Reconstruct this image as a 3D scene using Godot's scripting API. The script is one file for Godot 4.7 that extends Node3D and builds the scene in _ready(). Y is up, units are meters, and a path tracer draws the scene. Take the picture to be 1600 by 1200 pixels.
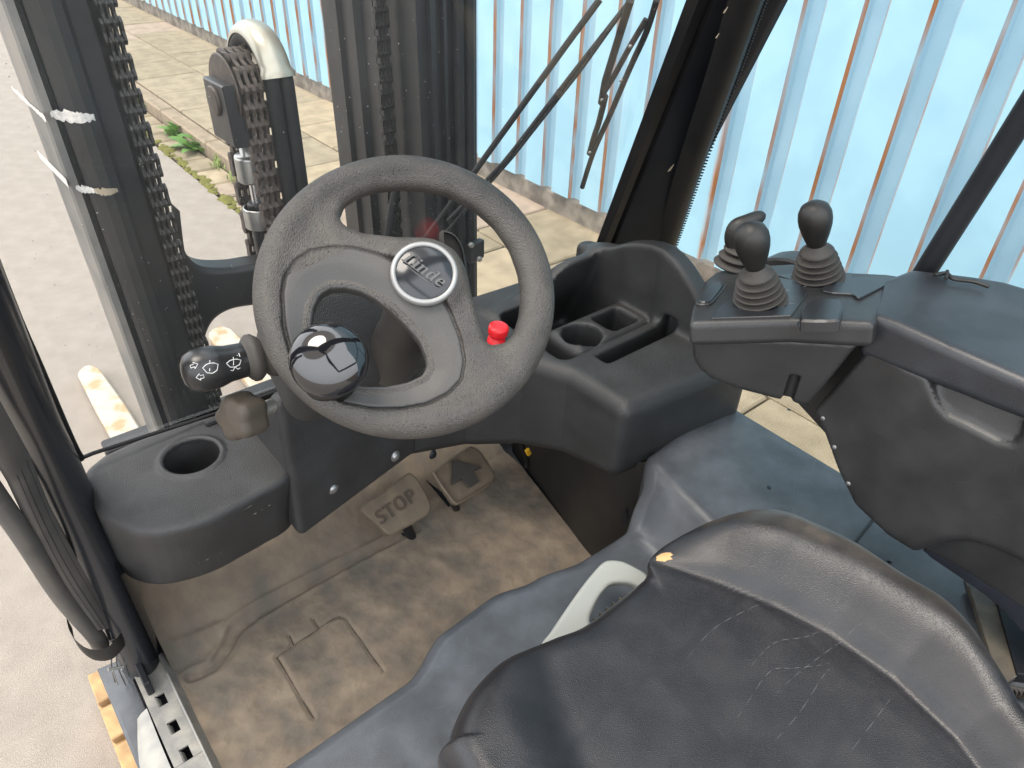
extends Node3D

# ---------------------------------------------------------------- camera, sky, light
var rng := RandomNumberGenerator.new()
var M := {}

func _ready():
	rng.seed = 7
	var cam := Camera3D.new()
	cam.name = "camera"
	cam.transform = Transform3D(Basis(Vector3(0.774833, 0.030961, 0.631407), Vector3(0.352383, 0.808081, -0.472051), Vector3(-0.524843, 0.588258, 0.615217)), Vector3(0, 1.9, 0))
	cam.fov = 55.52
	cam.near = 0.02
	cam.far = 400.0
	add_child(cam)
	cam.current = true
	var env := Environment.new()
	env.background_mode = Environment.BG_SKY
	var sm := ProceduralSkyMaterial.new()
	sm.sky_top_color = Color(0.97, 0.985, 1.0)
	sm.sky_horizon_color = Color(0.80, 0.81, 0.82)
	sm.sky_curve = 0.25
	sm.ground_bottom_color = Color(0.45, 0.43, 0.41)
	sm.ground_horizon_color = Color(0.72, 0.71, 0.69)
	sm.sun_angle_max = 1.0
	sm.sky_energy_multiplier = 1.25
	var sky := Sky.new()
	sky.sky_material = sm
	env.sky = sky
	env.tonemap_mode = Environment.TONE_MAPPER_LINEAR
	env.tonemap_exposure = 2.3
	env.sdfgi_enabled = true
	env.ssao_enabled = true
	env.ssil_enabled = true
	var we := WorldEnvironment.new()
	we.name = "world_environment"
	we.environment = env
	add_child(we)
	var sun := DirectionalLight3D.new()
	sun.name = "sun"
	sun.light_color = Color(1.0, 0.965, 0.92)
	sun.light_energy = 0.5
	sun.light_angular_distance = 30.0
	sun.shadow_enabled = true
	add_child(sun)
	sun.look_at_from_position(Vector3(-1.6, 9.0, -1.0), Vector3(1.0, 0.0, 0.5))
	make_materials()
	build_ground()
	build_fence()
	build_plants()
	build_pallet()
	build_forklift()

# ---------------------------------------------------------------- helpers: nodes
func obj(called: String, m, mat: Material, parent: Node = self, label := "") -> MeshInstance3D:
	var o := MeshInstance3D.new()
	o.name = called
	if m is SurfaceTool:
		o.mesh = m.commit()
	else:
		o.mesh = m
	o.material_override = mat
	if label != "":
		o.set_meta("label", label)
	parent.add_child(o, true)
	return o

func thing(called: String, label: String, category: String, at := Vector3.ZERO, group := "") -> Node3D:
	var o := Node3D.new()
	o.name = called
	o.position = at
	add_child(o, true)
	tag(o, label, category, group)
	return o

func tag(o: Node, label: String, category: String, group := ""):
	o.set_meta("label", label)
	o.set_meta("category", category)
	if group != "":
		o.set_meta("group", group)

func group_part(called: String, parent: Node, label := "") -> Node3D:
	var o := Node3D.new()
	o.name = called
	if label != "":
		o.set_meta("label", label)
	parent.add_child(o, true)
	return o

func again(o: Node3D, xf: Transform3D, parent: Node) -> Node3D:
	var c: Node3D = o.duplicate()
	c.transform = xf
	parent.add_child(c, true)
	return c

func S() -> SurfaceTool:
	var st := SurfaceTool.new()
	st.begin(Mesh.PRIMITIVE_TRIANGLES)
	return st

# ---------------------------------------------------------------- helpers: shapes
func tri(st: SurfaceTool, a: Vector3, b: Vector3, c: Vector3, na: Vector3, nb: Vector3, nc: Vector3, ua := Vector2.ZERO, ub := Vector2.ZERO, uc := Vector2.ZERO):
	var g := (c - a).cross(b - a)
	if g.length_squared() < 1e-16:
		return
	if g.dot(na + nb + nc) < 0.0:
		var t := b; b = c; c = t
		var tn := nb; nb = nc; nc = tn
		var tu := ub; ub = uc; uc = tu
	st.set_normal(na); st.set_uv(ua); st.add_vertex(a)
	st.set_normal(nb); st.set_uv(ub); st.add_vertex(b)
	st.set_normal(nc); st.set_uv(uc); st.add_vertex(c)

func flat(st: SurfaceTool, pts: Array, n: Vector3):
	for i in range(1, pts.size() - 1):
		tri(st, pts[0], pts[i], pts[i + 1], n, n, n)

# a smooth sheet through rows of points; wrap closes each row into a ring
func grid(st: SurfaceTool, rows: Array, wrap := false, flip := false, uvs := 1.0):
	var nr: int = rows.size()
	var nc: int = rows[0].size()
	var nn := []
	for i in nr:
		var r := PackedVector3Array()
		for j in nc:
			var a: Vector3 = rows[min(i + 1, nr - 1)][j] - rows[max(i - 1, 0)][j]
			var jn: int = (j + 1) % nc if wrap else min(j + 1, nc - 1)
			var jp: int = (j - 1 + nc) % nc if wrap else max(j - 1, 0)
			var b: Vector3 = rows[i][jn] - rows[i][jp]
			var n := a.cross(b)
			if n.length_squared() < 1e-18:
				var k: int = i + 1 if i == 0 else i - 1
				b = rows[clamp(k, 0, nr - 1)][jn] - rows[clamp(k, 0, nr - 1)][jp]
				n = a.cross(b)
			n = n.normalized()
			r.append(-n if flip else n)
		nn.append(r)
	var last: int = nc if wrap else nc - 1
	for i in nr - 1:
		for j in last:
			var k: int = (j + 1) % nc
			var u0 := float(j) / last * uvs
			var u1 := float(j + 1) / last * uvs
			var v0 := float(i) / (nr - 1)
			var v1 := float(i + 1) / (nr - 1)
			tri(st, rows[i][j], rows[i][k], rows[i + 1][k], nn[i][j], nn[i][k], nn[i + 1][k], Vector2(u0, v0), Vector2(u1, v0), Vector2(u1, v1))
			tri(st, rows[i][j], rows[i + 1][k], rows[i + 1][j], nn[i][j], nn[i + 1][k], nn[i + 1][j], Vector2(u0, v0), Vector2(u1, v1), Vector2(u0, v1))

func cr(p0: Vector3, p1: Vector3, p2: Vector3, p3: Vector3, t: float) -> Vector3:
	return 0.5 * ((2.0 * p1) + (p2 - p0) * t + (2.0 * p0 - 5.0 * p1 + 4.0 * p2 - p3) * t * t + (3.0 * p1 - p0 - 3.0 * p2 + p3) * t * t * t)

func smooth_line(p: Array, n: int, closed := false) -> PackedVector3Array:
	var out := PackedVector3Array()
	var c := p.size()
	var segs: int = c if closed else c - 1
	for i in segs:
		var a: Vector3 = p[(i - 1 + c) % c] if closed else p[max(i - 1, 0)]
		var b: Vector3 = p[i]
		var d: Vector3 = p[(i + 1) % c]
		var e: Vector3 = p[(i + 2) % c] if closed else p[min(i + 2, c - 1)]
		for k in n:
			out.append(cr(a, b, d, e, float(k) / n))
	if not closed:
		out.append(p[c - 1])
	return out

# Catmull-Rom surface through a coarse net of points
func patch(st: SurfaceTool, net: Array, nu: int, nv: int, flip := false):
	var rows := []
	for r in net:
		rows.append(smooth_line(r, nu))
	var cols := []
	for j in rows[0].size():
		var line := []
		for i in rows.size():
			line.append(rows[i][j])
		cols.append(smooth_line(line, nv))
	grid(st, cols, false, flip)

func tube(st: SurfaceTool, pts: Array, r, seg := 12, caps := true, squash := 1.0, up_hint := Vector3.ZERO):
	var rows := []
	var n := pts.size()
	var up := Vector3.UP if up_hint == Vector3.ZERO else up_hint
	var t0: Vector3 = (pts[1] - pts[0]).normalized()
	if abs(t0.dot(up.normalized())) > 0.95:
		up = Vector3.RIGHT
	var side := t0.cross(up).normalized()
	for i in n:
		var t: Vector3 = (pts[min(i + 1, n - 1)] - pts[max(i - 1, 0)]).normalized()
		side = (side - t * side.dot(t)).normalized()
		var b := side.cross(t)
		var rad: float = r if (r is float) else r[i]
		var row := PackedVector3Array()
		for k in seg:
			var a := TAU * k / seg
			row.append(pts[i] + side * cos(a) * rad + b * sin(a) * rad * squash)
		rows.append(row)
	grid(st, rows, true, true)
	if caps:
		var e0: Vector3 = (pts[0] - pts[1]).normalized()
		var e1: Vector3 = (pts[n - 1] - pts[n - 2]).normalized()
		flat(st, Array(rows[0]), e0)
		flat(st, Array(rows[n - 1]), e1)

# turned shape: profile points (radius, height) along axis
func lathe(st: SurfaceTool, prof: Array, o: Vector3, axis: Vector3, seg := 32, lobes := 0, lobe := 0.0):
	axis = axis.normalized()
	var s := axis.cross(Vector3.FORWARD)
	if s.length() < 0.1:
		s = axis.cross(Vector3.RIGHT)
	s = s.normalized()
	var b := s.cross(axis)
	var rows := []
	for p in prof:
		var row := PackedVector3Array()
		for k in seg:
			var a := TAU * k / seg
			var rr: float = p.x * (1.0 + lobe * cos(lobes * a))
			row.append(o + axis * p.y + (s * cos(a) + b * sin(a)) * rr)
		rows.append(row)
	grid(st, rows, true, true)

# box with chamfered edges
func bev(st: SurfaceTool, c: Vector3, size: Vector3, basis := Basis.IDENTITY, ch := 0.003):
	var h := size * 0.5
	ch = min(ch, min(h.x, min(h.y, h.z)) * 0.9)
	var ax := [Vector3.RIGHT, Vector3.UP, Vector3.BACK]
	for i in 3:
		var u: Vector3 = ax[(i + 1) % 3]
		var v: Vector3 = ax[(i + 2) % 3]
		var hu: float = h[(i + 1) % 3] - ch
		var hv: float = h[(i + 2) % 3] - ch
		for s in [-1.0, 1.0]:
			var n: Vector3 = ax[i] * s
			var o: Vector3 = n * h[i]
			flat(st, [c + basis * (o - u * hu - v * hv), c + basis * (o + u * hu - v * hv), c + basis * (o + u * hu + v * hv), c + basis * (o - u * hu + v * hv)], basis * n)
	for i in 3:
		var j: int = (i + 1) % 3
		var k: int = (i + 2) % 3
		for s in [-1.0, 1.0]:
			for t in [-1.0, 1.0]:
				var p: Vector3 = ax[i] * s * h[i] + ax[j] * t * (h[j] - ch)
				var q: Vector3 = ax[i] * s * (h[i] - ch) + ax[j] * t * h[j]
				var w: Vector3 = ax[k] * (h[k] - ch)
				flat(st, [c + basis * (p - w), c + basis * (q - w), c + basis * (q + w), c + basis * (p + w)], basis * (ax[i] * s + ax[j] * t).normalized())
	for sx in [-1.0, 1.0]:
		for sy in [-1.0, 1.0]:
			for sz in [-1.0, 1.0]:
				var sg := Vector3(sx, sy, sz)
				var a := Vector3(h.x, h.y - ch, h.z - ch) * sg
				var b := Vector3(h.x - ch, h.y, h.z - ch) * sg
				var d := Vector3(h.x - ch, h.y - ch, h.z) * sg
				flat(st, [c + basis * a, c + basis * b, c + basis * d], basis * sg.normalized())

# extruded outline: points in 3-D lying on one plane, pushed along dir, front edge bevelled
func slab(st: SurfaceTool, pts: Array, dir: Vector3, bevel := 0.0):
	var n := (pts[1] - pts[0] as Vector3).cross(pts[2] - pts[0])
	for i in range(3, pts.size()):
		n += (pts[i - 1] - pts[0] as Vector3).cross(pts[i] - pts[0])
	n = n.normalized()
	var ex: Vector3 = (pts[1] - pts[0]).normalized()
	var ey := n.cross(ex)
	var o: Vector3 = pts[0]
	var p2 := PackedVector2Array()
	for p in pts:
		p2.append(Vector2((p - o).dot(ex), (p - o).dot(ey)))
	var front := p2
	if bevel > 0.0:
		var inn := []
		var c := p2.size()
		for i in c:
			var d1 := (p2[i] - p2[(i - 1 + c) % c]).normalized()
			var d2 := (p2[(i + 1) % c] - p2[i]).normalized()
			var m := (Vector2(-d1.y, d1.x) + Vector2(-d2.y, d2.x))
			m = m / max(0.35, m.length_squared()) * 2.0
			inn.append(p2[i] + m * bevel)
		front = PackedVector2Array(inn)
	var nd := dir.normalized()
	var lift := nd * bevel
	var idx := Geometry2D.triangulate_polygon(front)
	var up := func(q: Vector2, off: Vector3) -> Vector3: return o + ex * q.x + ey * q.y + off
	for i in range(0, idx.size(), 3):
		tri(st, up.call(front[idx[i]], Vector3.ZERO), up.call(front[idx[i + 1]], Vector3.ZERO), up.call(front[idx[i + 2]], Vector3.ZERO), -nd, -nd, -nd)
	var idb := Geometry2D.triangulate_polygon(p2)
	for i in range(0, idb.size(), 3):
		tri(st, up.call(p2[idb[i]], dir), up.call(p2[idb[i + 1]], dir), up.call(p2[idb[i + 2]], dir), nd, nd, nd)
	var c2 := p2.size()
	for i in c2:
		var k := (i + 1) % c2
		var e := (p2[k] - p2[i]).normalized()
		var on := (ex * e.y - ey * e.x)
		var a: Vector3 = up.call(p2[i], lift)
		var b: Vector3 = up.call(p2[k], lift)
		flat(st, [a, b, up.call(p2[k], dir), up.call(p2[i], dir)], on)
		if bevel > 0.0:
			flat(st, [up.call(front[i], Vector3.ZERO), up.call(front[k], Vector3.ZERO), b, a], (on - nd).normalized())

func smooth2(p: PackedVector2Array, n := 4) -> PackedVector2Array:
	var q := []
	for v in p:
		q.append(Vector3(v.x, v.y, 0))
	var out := PackedVector2Array()
	for v in smooth_line(q, n, true):
		out.append(Vector2(v.x, v.y))
	return out

func round_poly(p: Array, n := 4) -> Array:
	return Array(smooth_line(p, n, true))

# ---------------------------------------------------------------- distance fields and the mesher
func sdp(p: Vector2, v: PackedVector2Array) -> float:
	var n := v.size()
	var d := (p - v[0]).length_squared()
	var s := 1.0
	var j := n - 1
	for i in n:
		var e := v[j] - v[i]
		var w := p - v[i]
		var b := w - e * clampf(w.dot(e) / e.length_squared(), 0.0, 1.0)
		d = minf(d, b.length_squared())
		var c1 := p.y >= v[i].y
		var c2 := p.y < v[j].y
		var c3 := e.x * w.y > e.y * w.x
		if (c1 and c2 and c3) or (not c1 and not c2 and not c3):
			s = -s
		j = i
	return s * sqrt(d)

# signed distance to an outline, tabulated once so that the mesher can look it up quickly
class Field:
	var lo: Vector2
	var h: float
	var nx: int
	var ny: int
	var v := PackedFloat32Array()
	func at(p: Vector2) -> float:
		var fx := (p.x - lo.x) / h
		var fy := (p.y - lo.y) / h
		var ox := 0.0
		if fx < 0.0 or fy < 0.0 or fx > nx - 1.001 or fy > ny - 1.001:
			var cx := clampf(fx, 0.0, nx - 1.001)
			var cy := clampf(fy, 0.0, ny - 1.001)
			ox = Vector2(fx - cx, fy - cy).length() * h
			fx = cx
			fy = cy
		var ix := int(fx)
		var iy := int(fy)
		fx -= ix
		fy -= iy
		var k := iy * nx + ix
		return lerpf(lerpf(v[k], v[k + 1], fx), lerpf(v[k + nx], v[k + nx + 1], fx), fy) + ox

func field(poly: PackedVector2Array, h := 0.0035) -> Field:
	var f := Field.new()
	var r := Rect2(poly[0], Vector2.ZERO)
	for p in poly:
		r = r.expand(p)
	r = r.grow(0.03)
	f.lo = r.position
	f.h = h
	f.nx = int(r.size.x / h) + 2
	f.ny = int(r.size.y / h) + 2
	f.v.resize(f.nx * f.ny)
	for j in f.ny:
		for i in f.nx:
			f.v[j * f.nx + i] = sdp(f.lo + Vector2(i, j) * h, poly)
	return f

func ext(a: float, b: float, r: float) -> float:
	a += r
	b += r
	return minf(maxf(a, b), 0.0) + Vector2(maxf(a, 0.0), maxf(b, 0.0)).length() - r

func smin(a: float, b: float, k: float) -> float:
	var h := maxf(k - absf(a - b), 0.0) / k
	return minf(a, b) - h * h * k * 0.25

func smax(a: float, b: float, k: float) -> float:
	return -smin(-a, -b, k)

func sbox(p: Vector3, c: Vector3, h: Vector3, r: float) -> float:
	var q := (p - c).abs() - h + Vector3(r, r, r)
	return minf(maxf(q.x, maxf(q.y, q.z)), 0.0) + Vector3(maxf(q.x, 0.0), maxf(q.y, 0.0), maxf(q.z, 0.0)).length() - r

func nets(f: Callable, lo: Vector3, hi: Vector3, h: float, slack := 1.25) -> ArrayMesh:
	var nx := int(ceil((hi.x - lo.x) / h)) + 1
	var ny := int(ceil((hi.y - lo.y) / h)) + 1
	var nz := int(ceil((hi.z - lo.z) / h)) + 1
	var B := 6
	nx = int(ceil(float(nx) / B)) * B + 1
	ny = int(ceil(float(ny) / B)) * B + 1
	nz = int(ceil(float(nz) / B)) * B + 1
	var val := PackedFloat32Array()
	val.resize(nx * ny * nz)
	val.fill(1e9)
	var sx := 1
	var sy := nx
	var sz := nx * ny
	var half := B * h * 0.5
	var reach := half * 1.7321 * slack + h
	var blocks: Array[Vector3i] = []
	for bz in (nz - 1) / B:
		for by in (ny - 1) / B:
			for bx in (nx - 1) / B:
				var c := lo + Vector3(bx * B, by * B, bz * B) * h + Vector3(half, half, half)
				var d: float = f.call(c)
				if absf(d) > reach:
					continue
				blocks.append(Vector3i(bx * B, by * B, bz * B))
				for k in B + 1:
					for j in B + 1:
						var at := (bz * B + k) * sz + (by * B + j) * sy + bx * B
						for i in B + 1:
							if val[at + i] > 1e8:
								val[at + i] = f.call(lo + Vector3(bx * B + i, by * B + j, bz * B + k) * h)
	var index := PackedInt32Array()
	index.resize(nx * ny * nz)
	index.fill(-1)
	var verts := PackedVector3Array()
	var norms := PackedVector3Array()
	var corner := [0, sx, sy, sx + sy, sz, sz + sx, sz + sy, sz + sx + sy]
	var off := [Vector3(0, 0, 0), Vector3(1, 0, 0), Vector3(0, 1, 0), Vector3(1, 1, 0), Vector3(0, 0, 1), Vector3(1, 0, 1), Vector3(0, 1, 1), Vector3(1, 1, 1)]
	var edges := [0, 1, 2, 3, 4, 5, 6, 7, 0, 2, 1, 3, 4, 6, 5, 7, 0, 4, 1, 5, 2, 6, 3, 7]
	var e := PackedFloat32Array()
	e.resize(8)
	for b in blocks:
		for k in B:
			for j in B:
				for i in B:
					var at := (b.z + k) * sz + (b.y + j) * sy + b.x + i
					var m := 0
					for q in 8:
						e[q] = val[at + corner[q]]
						if e[q] < 0.0:
							m += 1
					if m == 0 or m == 8:
						continue
					var p := Vector3.ZERO
					var cnt := 0
					for q in 12:
						var a: int = edges[q * 2]
						var c: int = edges[q * 2 + 1]
						if (e[a] < 0.0) != (e[c] < 0.0):
							var t := e[a] / (e[a] - e[c])
							p += off[a] + (off[c] - off[a]) * t
							cnt += 1
					p /= cnt
					index[at] = verts.size()
					verts.append(lo + (Vector3(b.x + i, b.y + j, b.z + k) + p) * h)
					var gx := (e[1] - e[0] + e[3] - e[2] + e[5] - e[4] + e[7] - e[6])
					var gy := (e[2] - e[0] + e[3] - e[1] + e[6] - e[4] + e[7] - e[5])
					var gz := (e[4] - e[0] + e[5] - e[1] + e[6] - e[2] + e[7] - e[3])
					norms.append(Vector3(gx, gy, gz).normalized())
	var idx := PackedInt32Array()
	for b in blocks:
		for k in B:
			for j in B:
				for i in B:
					var x := b.x + i
					var y := b.y + j
					var z := b.z + k
					var at := z * sz + y * sy + x
					var v0 := val[at] < 0.0
					if y > 0 and z > 0 and v0 != (val[at + sx] < 0.0):
						quad(idx, index[at], index[at - sy], index[at - sy - sz], index[at - sz], v0)
					if x > 0 and z > 0 and v0 != (val[at + sy] < 0.0):
						quad(idx, index[at], index[at - sz], index[at - sz - sx], index[at - sx], v0)
					if x > 0 and y > 0 and v0 != (val[at + sz] < 0.0):
						quad(idx, index[at], index[at - sx], index[at - sx - sy], index[at - sy], v0)
	var arr := []
	arr.resize(Mesh.ARRAY_MAX)
	arr[Mesh.ARRAY_VERTEX] = verts
	arr[Mesh.ARRAY_NORMAL] = norms
	arr[Mesh.ARRAY_INDEX] = idx
	var am := ArrayMesh.new()
	am.add_surface_from_arrays(Mesh.PRIMITIVE_TRIANGLES, arr)
	return am

func quad(idx: PackedInt32Array, a: int, b: int, c: int, d: int, inside: bool):
	if a < 0 or b < 0 or c < 0 or d < 0:
		return
	if not inside:
		idx.append_array(PackedInt32Array([a, b, c, a, c, d]))
	else:
		idx.append_array(PackedInt32Array([a, c, b, a, d, c]))

# ---------------------------------------------------------------- materials
func lin(r: float, g: float, b: float) -> Color:
	return Color(r, g, b).linear_to_srgb()

func noise_image(size: int, freq: float, kind: int, seed_: int, octaves := 3, ret := -1) -> Image:
	var n := FastNoiseLite.new()
	n.seed = seed_
	n.noise_type = kind
	n.frequency = freq
	n.fractal_octaves = octaves
	if octaves < 2:
		n.fractal_type = FastNoiseLite.FRACTAL_NONE
	if ret >= 0:
		n.cellular_return_type = ret
	var im := n.get_seamless_image(size, size)
	im.convert(Image.FORMAT_L8)
	return im

func normal_tex(im: Image, k: float) -> ImageTexture:
	var c: Image = im.duplicate()
	c.convert(Image.FORMAT_RGBA8)
	c.bump_map_to_normal_map(k)
	return ImageTexture.create_from_image(c)

# grey noise pushed through a list of colour stops
func ramp_tex(im: Image, stops: Array) -> ImageTexture:
	var g := Gradient.new()
	var of := PackedFloat32Array()
	var co := PackedColorArray()
	for s in stops:
		of.append(s[0])
		co.append(s[1])
	g.offsets = of
	g.colors = co
	var lut := PackedByteArray()
	for k in 256:
		var c := g.sample(k / 255.0)
		lut.append(c.r8)
		lut.append(c.g8)
		lut.append(c.b8)
	var w := im.get_width()
	var src := im.get_data()
	var out := PackedByteArray()
	out.resize(w * w * 3)
	for i in w * w:
		var k := src[i] * 3
		out[i * 3] = lut[k]
		out[i * 3 + 1] = lut[k + 1]
		out[i * 3 + 2] = lut[k + 2]
	return ImageTexture.create_from_image(Image.create_from_data(w, w, false, Image.FORMAT_RGB8, out))

func blend_noise(a: Image, b: Image, k: float) -> Image:
	var w := a.get_width()
	var p := a.get_data()
	var q := b.get_data()
	var kk := int(k * 256.0)
	for i in w * w:
		p[i] = (p[i] * (256 - kk) + q[i] * kk) >> 8
	return Image.create_from_data(w, w, false, Image.FORMAT_L8, p)

func mat(c: Color, rough: float, metal := 0.0, nt: Texture2D = null, ns := 1.0, scale := 1.0, at: Texture2D = null, tri_scale := true) -> StandardMaterial3D:
	var m := StandardMaterial3D.new()
	m.albedo_color = c
	m.roughness = rough
	m.metallic = metal
	if nt:
		m.normal_enabled = true
		m.normal_texture = nt
		m.normal_scale = ns
	if at:
		m.albedo_texture = at
	if tri_scale and (nt or at):
		m.uv1_triplanar = true
		m.uv1_world_triplanar = true
		m.uv1_scale = Vector3.ONE * scale
	return m

func make_materials():
	var fine := noise_image(512, 0.25, FastNoiseLite.TYPE_SIMPLEX, 3, 2)
	var fbm := noise_image(512, 0.004, FastNoiseLite.TYPE_SIMPLEX, 11, 6)
	var fbm2 := noise_image(512, 0.007, FastNoiseLite.TYPE_SIMPLEX, 23, 7)
	var grain := noise_image(1024, 0.2, FastNoiseLite.TYPE_SIMPLEX, 3, 2)
	var cell := noise_image(1024, 0.085, FastNoiseLite.TYPE_CELLULAR, 5, 1, FastNoiseLite.RETURN_DISTANCE2_SUB)
	var t_grain := normal_tex(grain, 2.0)
	var t_leather := normal_tex(blend_noise(cell, grain, 0.2), 5.0)
	var t_bumpy := normal_tex(fbm2, 6.0)
	# fine light scratches and specks over the dusty tone
	var sc := Image.create(1024, 1024, false, Image.FORMAT_RGB8)
	var scuff_tone := noise_image(1024, 0.003, FastNoiseLite.TYPE_SIMPLEX, 61, 6)
	var lum := scuff_tone.get_data()
	var px := PackedByteArray()
	px.resize(1024 * 1024 * 3)
	for i in 1024 * 1024:
		var v := 150 + (lum[i] >> 2)
		px[i * 3] = v
		px[i * 3 + 1] = v
		px[i * 3 + 2] = v
	var rs := RandomNumberGenerator.new()
	rs.seed = 77
	for k in 260:
		var p := Vector2(rs.randf() * 1024.0, rs.randf() * 1024.0)
		var a := rs.randf() * TAU
		var n := int(rs.randf_range(4.0, 90.0) * (1.0 if k % 3 else 0.15))
		var hi := rs.randf_range(0.25, 1.0)
		var bend := rs.randf_range(-0.012, 0.012)
		for j in n + 3:
			a += bend
			p += Vector2(cos(a), sin(a))
			var at := ((int(p.y) & 1023) * 1024 + (int(p.x) & 1023)) * 3
			var t := hi * sin(PI * (j + 1.0) / (n + 4.0))
			for c in 3:
				px[at + c] = int(lerpf(px[at + c], 255.0, t))
	var scuff := ImageTexture.create_from_image(Image.create_from_data(1024, 1024, false, Image.FORMAT_RGB8, px))
	# worn, dusty dark plastics: multiplied colour variation
	var dust := ramp_tex(blend_noise(fbm, fine, 0.18), [[0.25, Color(0.74, 0.74, 0.75)], [0.5, Color(0.86, 0.86, 0.86)], [0.68, Color(0.97, 0.95, 0.93)], [0.8, Color(1.0, 0.98, 0.95)]])
	var dusty := ramp_tex(blend_noise(fbm2, fine, 0.3), [[0.2, Color(0.78, 0.77, 0.77)], [0.5, Color(0.88, 0.865, 0.85)], [0.8, Color(1.0, 0.97, 0.93)]])
	M.plastic = mat(lin(0.058, 0.058, 0.061), 0.5, 0.0, t_grain, 1.2, 2.3, scuff)
	M.plastic_dark = mat(lin(0.0306, 0.0306, 0.0340), 0.55, 0.0, t_grain, 0.5, 2.3, scuff)
	M.console = mat(lin(0.040, 0.041, 0.043), 0.5, 0.0, t_grain, 1.2, 2.3, scuff)
	M.arm = mat(lin(0.0510, 0.0510, 0.0527), 0.4, 0.0, t_grain, 0.25, 2.3, scuff)
	M.arm_pad = mat(lin(0.0510, 0.0544, 0.0646), 0.38, 0.0, t_grain, 0.3, 2.3, scuff)
	M.gloss = mat(lin(0.012, 0.012, 0.014), 0.12, 0.0)
	M.gloss_pillar = mat(lin(0.018, 0.019, 0.022), 0.22, 0.0)
	M.stalk = mat(lin(0.016, 0.016, 0.017), 0.3, 0.0)
	M.letter = mat(lin(0.09, 0.09, 0.09), 0.4, 0.3)
	M.rubber_brown = mat(lin(0.075, 0.063, 0.05), 0.6, 0.0, t_grain, 0.4, 2.3, dusty)
	M.bracket = mat(lin(0.16, 0.145, 0.12), 0.6, 0.2, t_bumpy, 0.4, 5.0, dusty)
	M.zinc_mid = mat(lin(0.3, 0.3, 0.3), 0.35, 0.7)
	M.zinc_dark = mat(lin(0.08, 0.075, 0.07), 0.4, 0.6)
	M.gloss_panel = mat(lin(0.02, 0.021, 0.024), 0.28, 0.0, t_grain, 0.15, 2.3)
	M.arm_low = mat(lin(0.022, 0.025, 0.036), 0.5, 0.0, t_grain, 0.3, 2.3, dust)
	M.leather = mat(Color(1, 1, 1), 0.33, 0.0, t_leather, 0.5, 5.0, dust)
	M.leather.vertex_color_use_as_albedo = true
	M.knob = mat(lin(0.008, 0.008, 0.01), 0.06, 0.0)
	M.knob.metallic_specular = 0.9
	M.hood = mat(lin(0.150, 0.163, 0.184), 0.27, 0.0, t_grain, 0.25, 2.3, scuff)
	M.wheel = mat(Color(1, 1, 1), 0.5, 0.0, t_leather, 1.6, 4.5, dusty)
	M.wheel.vertex_color_use_as_albedo = true
	M.wheel_trim = mat(lin(0.068, 0.066, 0.064), 0.5, 0.0, t_grain, 0.35, 2.3, dust)
	M.rubber = mat(lin(0.052, 0.048, 0.044), 0.62, 0.0, t_grain, 0.4, 2.3, dusty)
	M.rubber_dark = mat(lin(0.017, 0.0165, 0.016), 0.45, 0.0, t_grain, 0.3, 2.3, dusty)
	M.steel_black = mat(lin(0.018, 0.020, 0.025), 0.45, 0.0, t_bumpy, 0.12, 2.0, dust)
	M.mast = mat(lin(0.022, 0.022, 0.0235), 0.4, 0.2, t_bumpy, 0.15, 2.0, dust)
	M.mast_side = mat(lin(0.2, 0.195, 0.185), 0.5, 0.1, t_bumpy, 0.15, 2.0, dust)
	M.chain = mat(lin(0.022, 0.020, 0.019), 0.45, 0.2, t_bumpy, 0.4, 6.0, dusty)
	M.chain_rust = mat(lin(0.085, 0.068, 0.058), 0.5, 0.3, t_bumpy, 0.4, 6.0, dusty)
	M.zinc = mat(lin(0.55, 0.55, 0.53), 0.32, 0.75, t_bumpy, 0.2, 3.0, dust)
	M.zinc_cream = mat(lin(0.36, 0.34, 0.28), 0.32, 0.55, t_bumpy, 0.1, 3.0)
	M.sill = mat(lin(0.36, 0.365, 0.355), 0.45, 0.3, t_bumpy, 0.3, 4.0, dusty)
	M.hose = mat(lin(0.02, 0.02, 0.021), 0.45, 0.0, t_grain, 0.3, 2.3, dust)
	M.canvas = mat(lin(0.1, 0.095, 0.092), 0.45, 0.0, t_grain, 0.6, 2.3, dust)
	M.red = mat(lin(0.62, 0.012, 0.018), 0.35)
	M.red_dull = mat(lin(0.35, 0.02, 0.025), 0.4)
	M.yellow = mat(lin(0.7, 0.4, 0.02), 0.4)
	M.white = mat(lin(0.75, 0.75, 0.73), 0.6)
	M.print = mat(lin(0.6, 0.6, 0.6), 0.6)
	M.print_dim = mat(lin(0.22, 0.22, 0.22), 0.6)
	M.handle = mat(lin(0.38, 0.385, 0.35), 0.45, 0.0, t_grain, 0.15, 2.3)
	M.foam = mat(lin(0.6, 0.36, 0.16), 0.9, 0.0, t_grain, 1.0, 6.0)
	M.chrome = mat(lin(0.72, 0.72, 0.72), 0.18, 0.9)
	M.ring = mat(lin(0.30, 0.30, 0.295), 0.35, 0.4)
	M.badge = mat(lin(0.02, 0.022, 0.026), 0.14, 0.0)
	M.chalk = mat(lin(0.72, 0.72, 0.7), 0.85, 0.0, null, 1.0, 25.0, dusty)
	M.chalk_brown = mat(lin(0.3, 0.25, 0.18), 0.85)
	M.lap = mat(lin(0.012, 0.012, 0.014), 0.3)
	var fork_tex := ramp_tex(blend_noise(fbm, fine, 0.12), [[0.4, Color(0.68, 0.655, 0.61)], [0.58, Color(0.69, 0.64, 0.565)], [0.78, Color(0.66, 0.54, 0.40)]])
	M.fork = mat(Color(1, 1, 1), 0.6, 0.0, t_bumpy, 0.2, 3.0, fork_tex)
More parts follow.
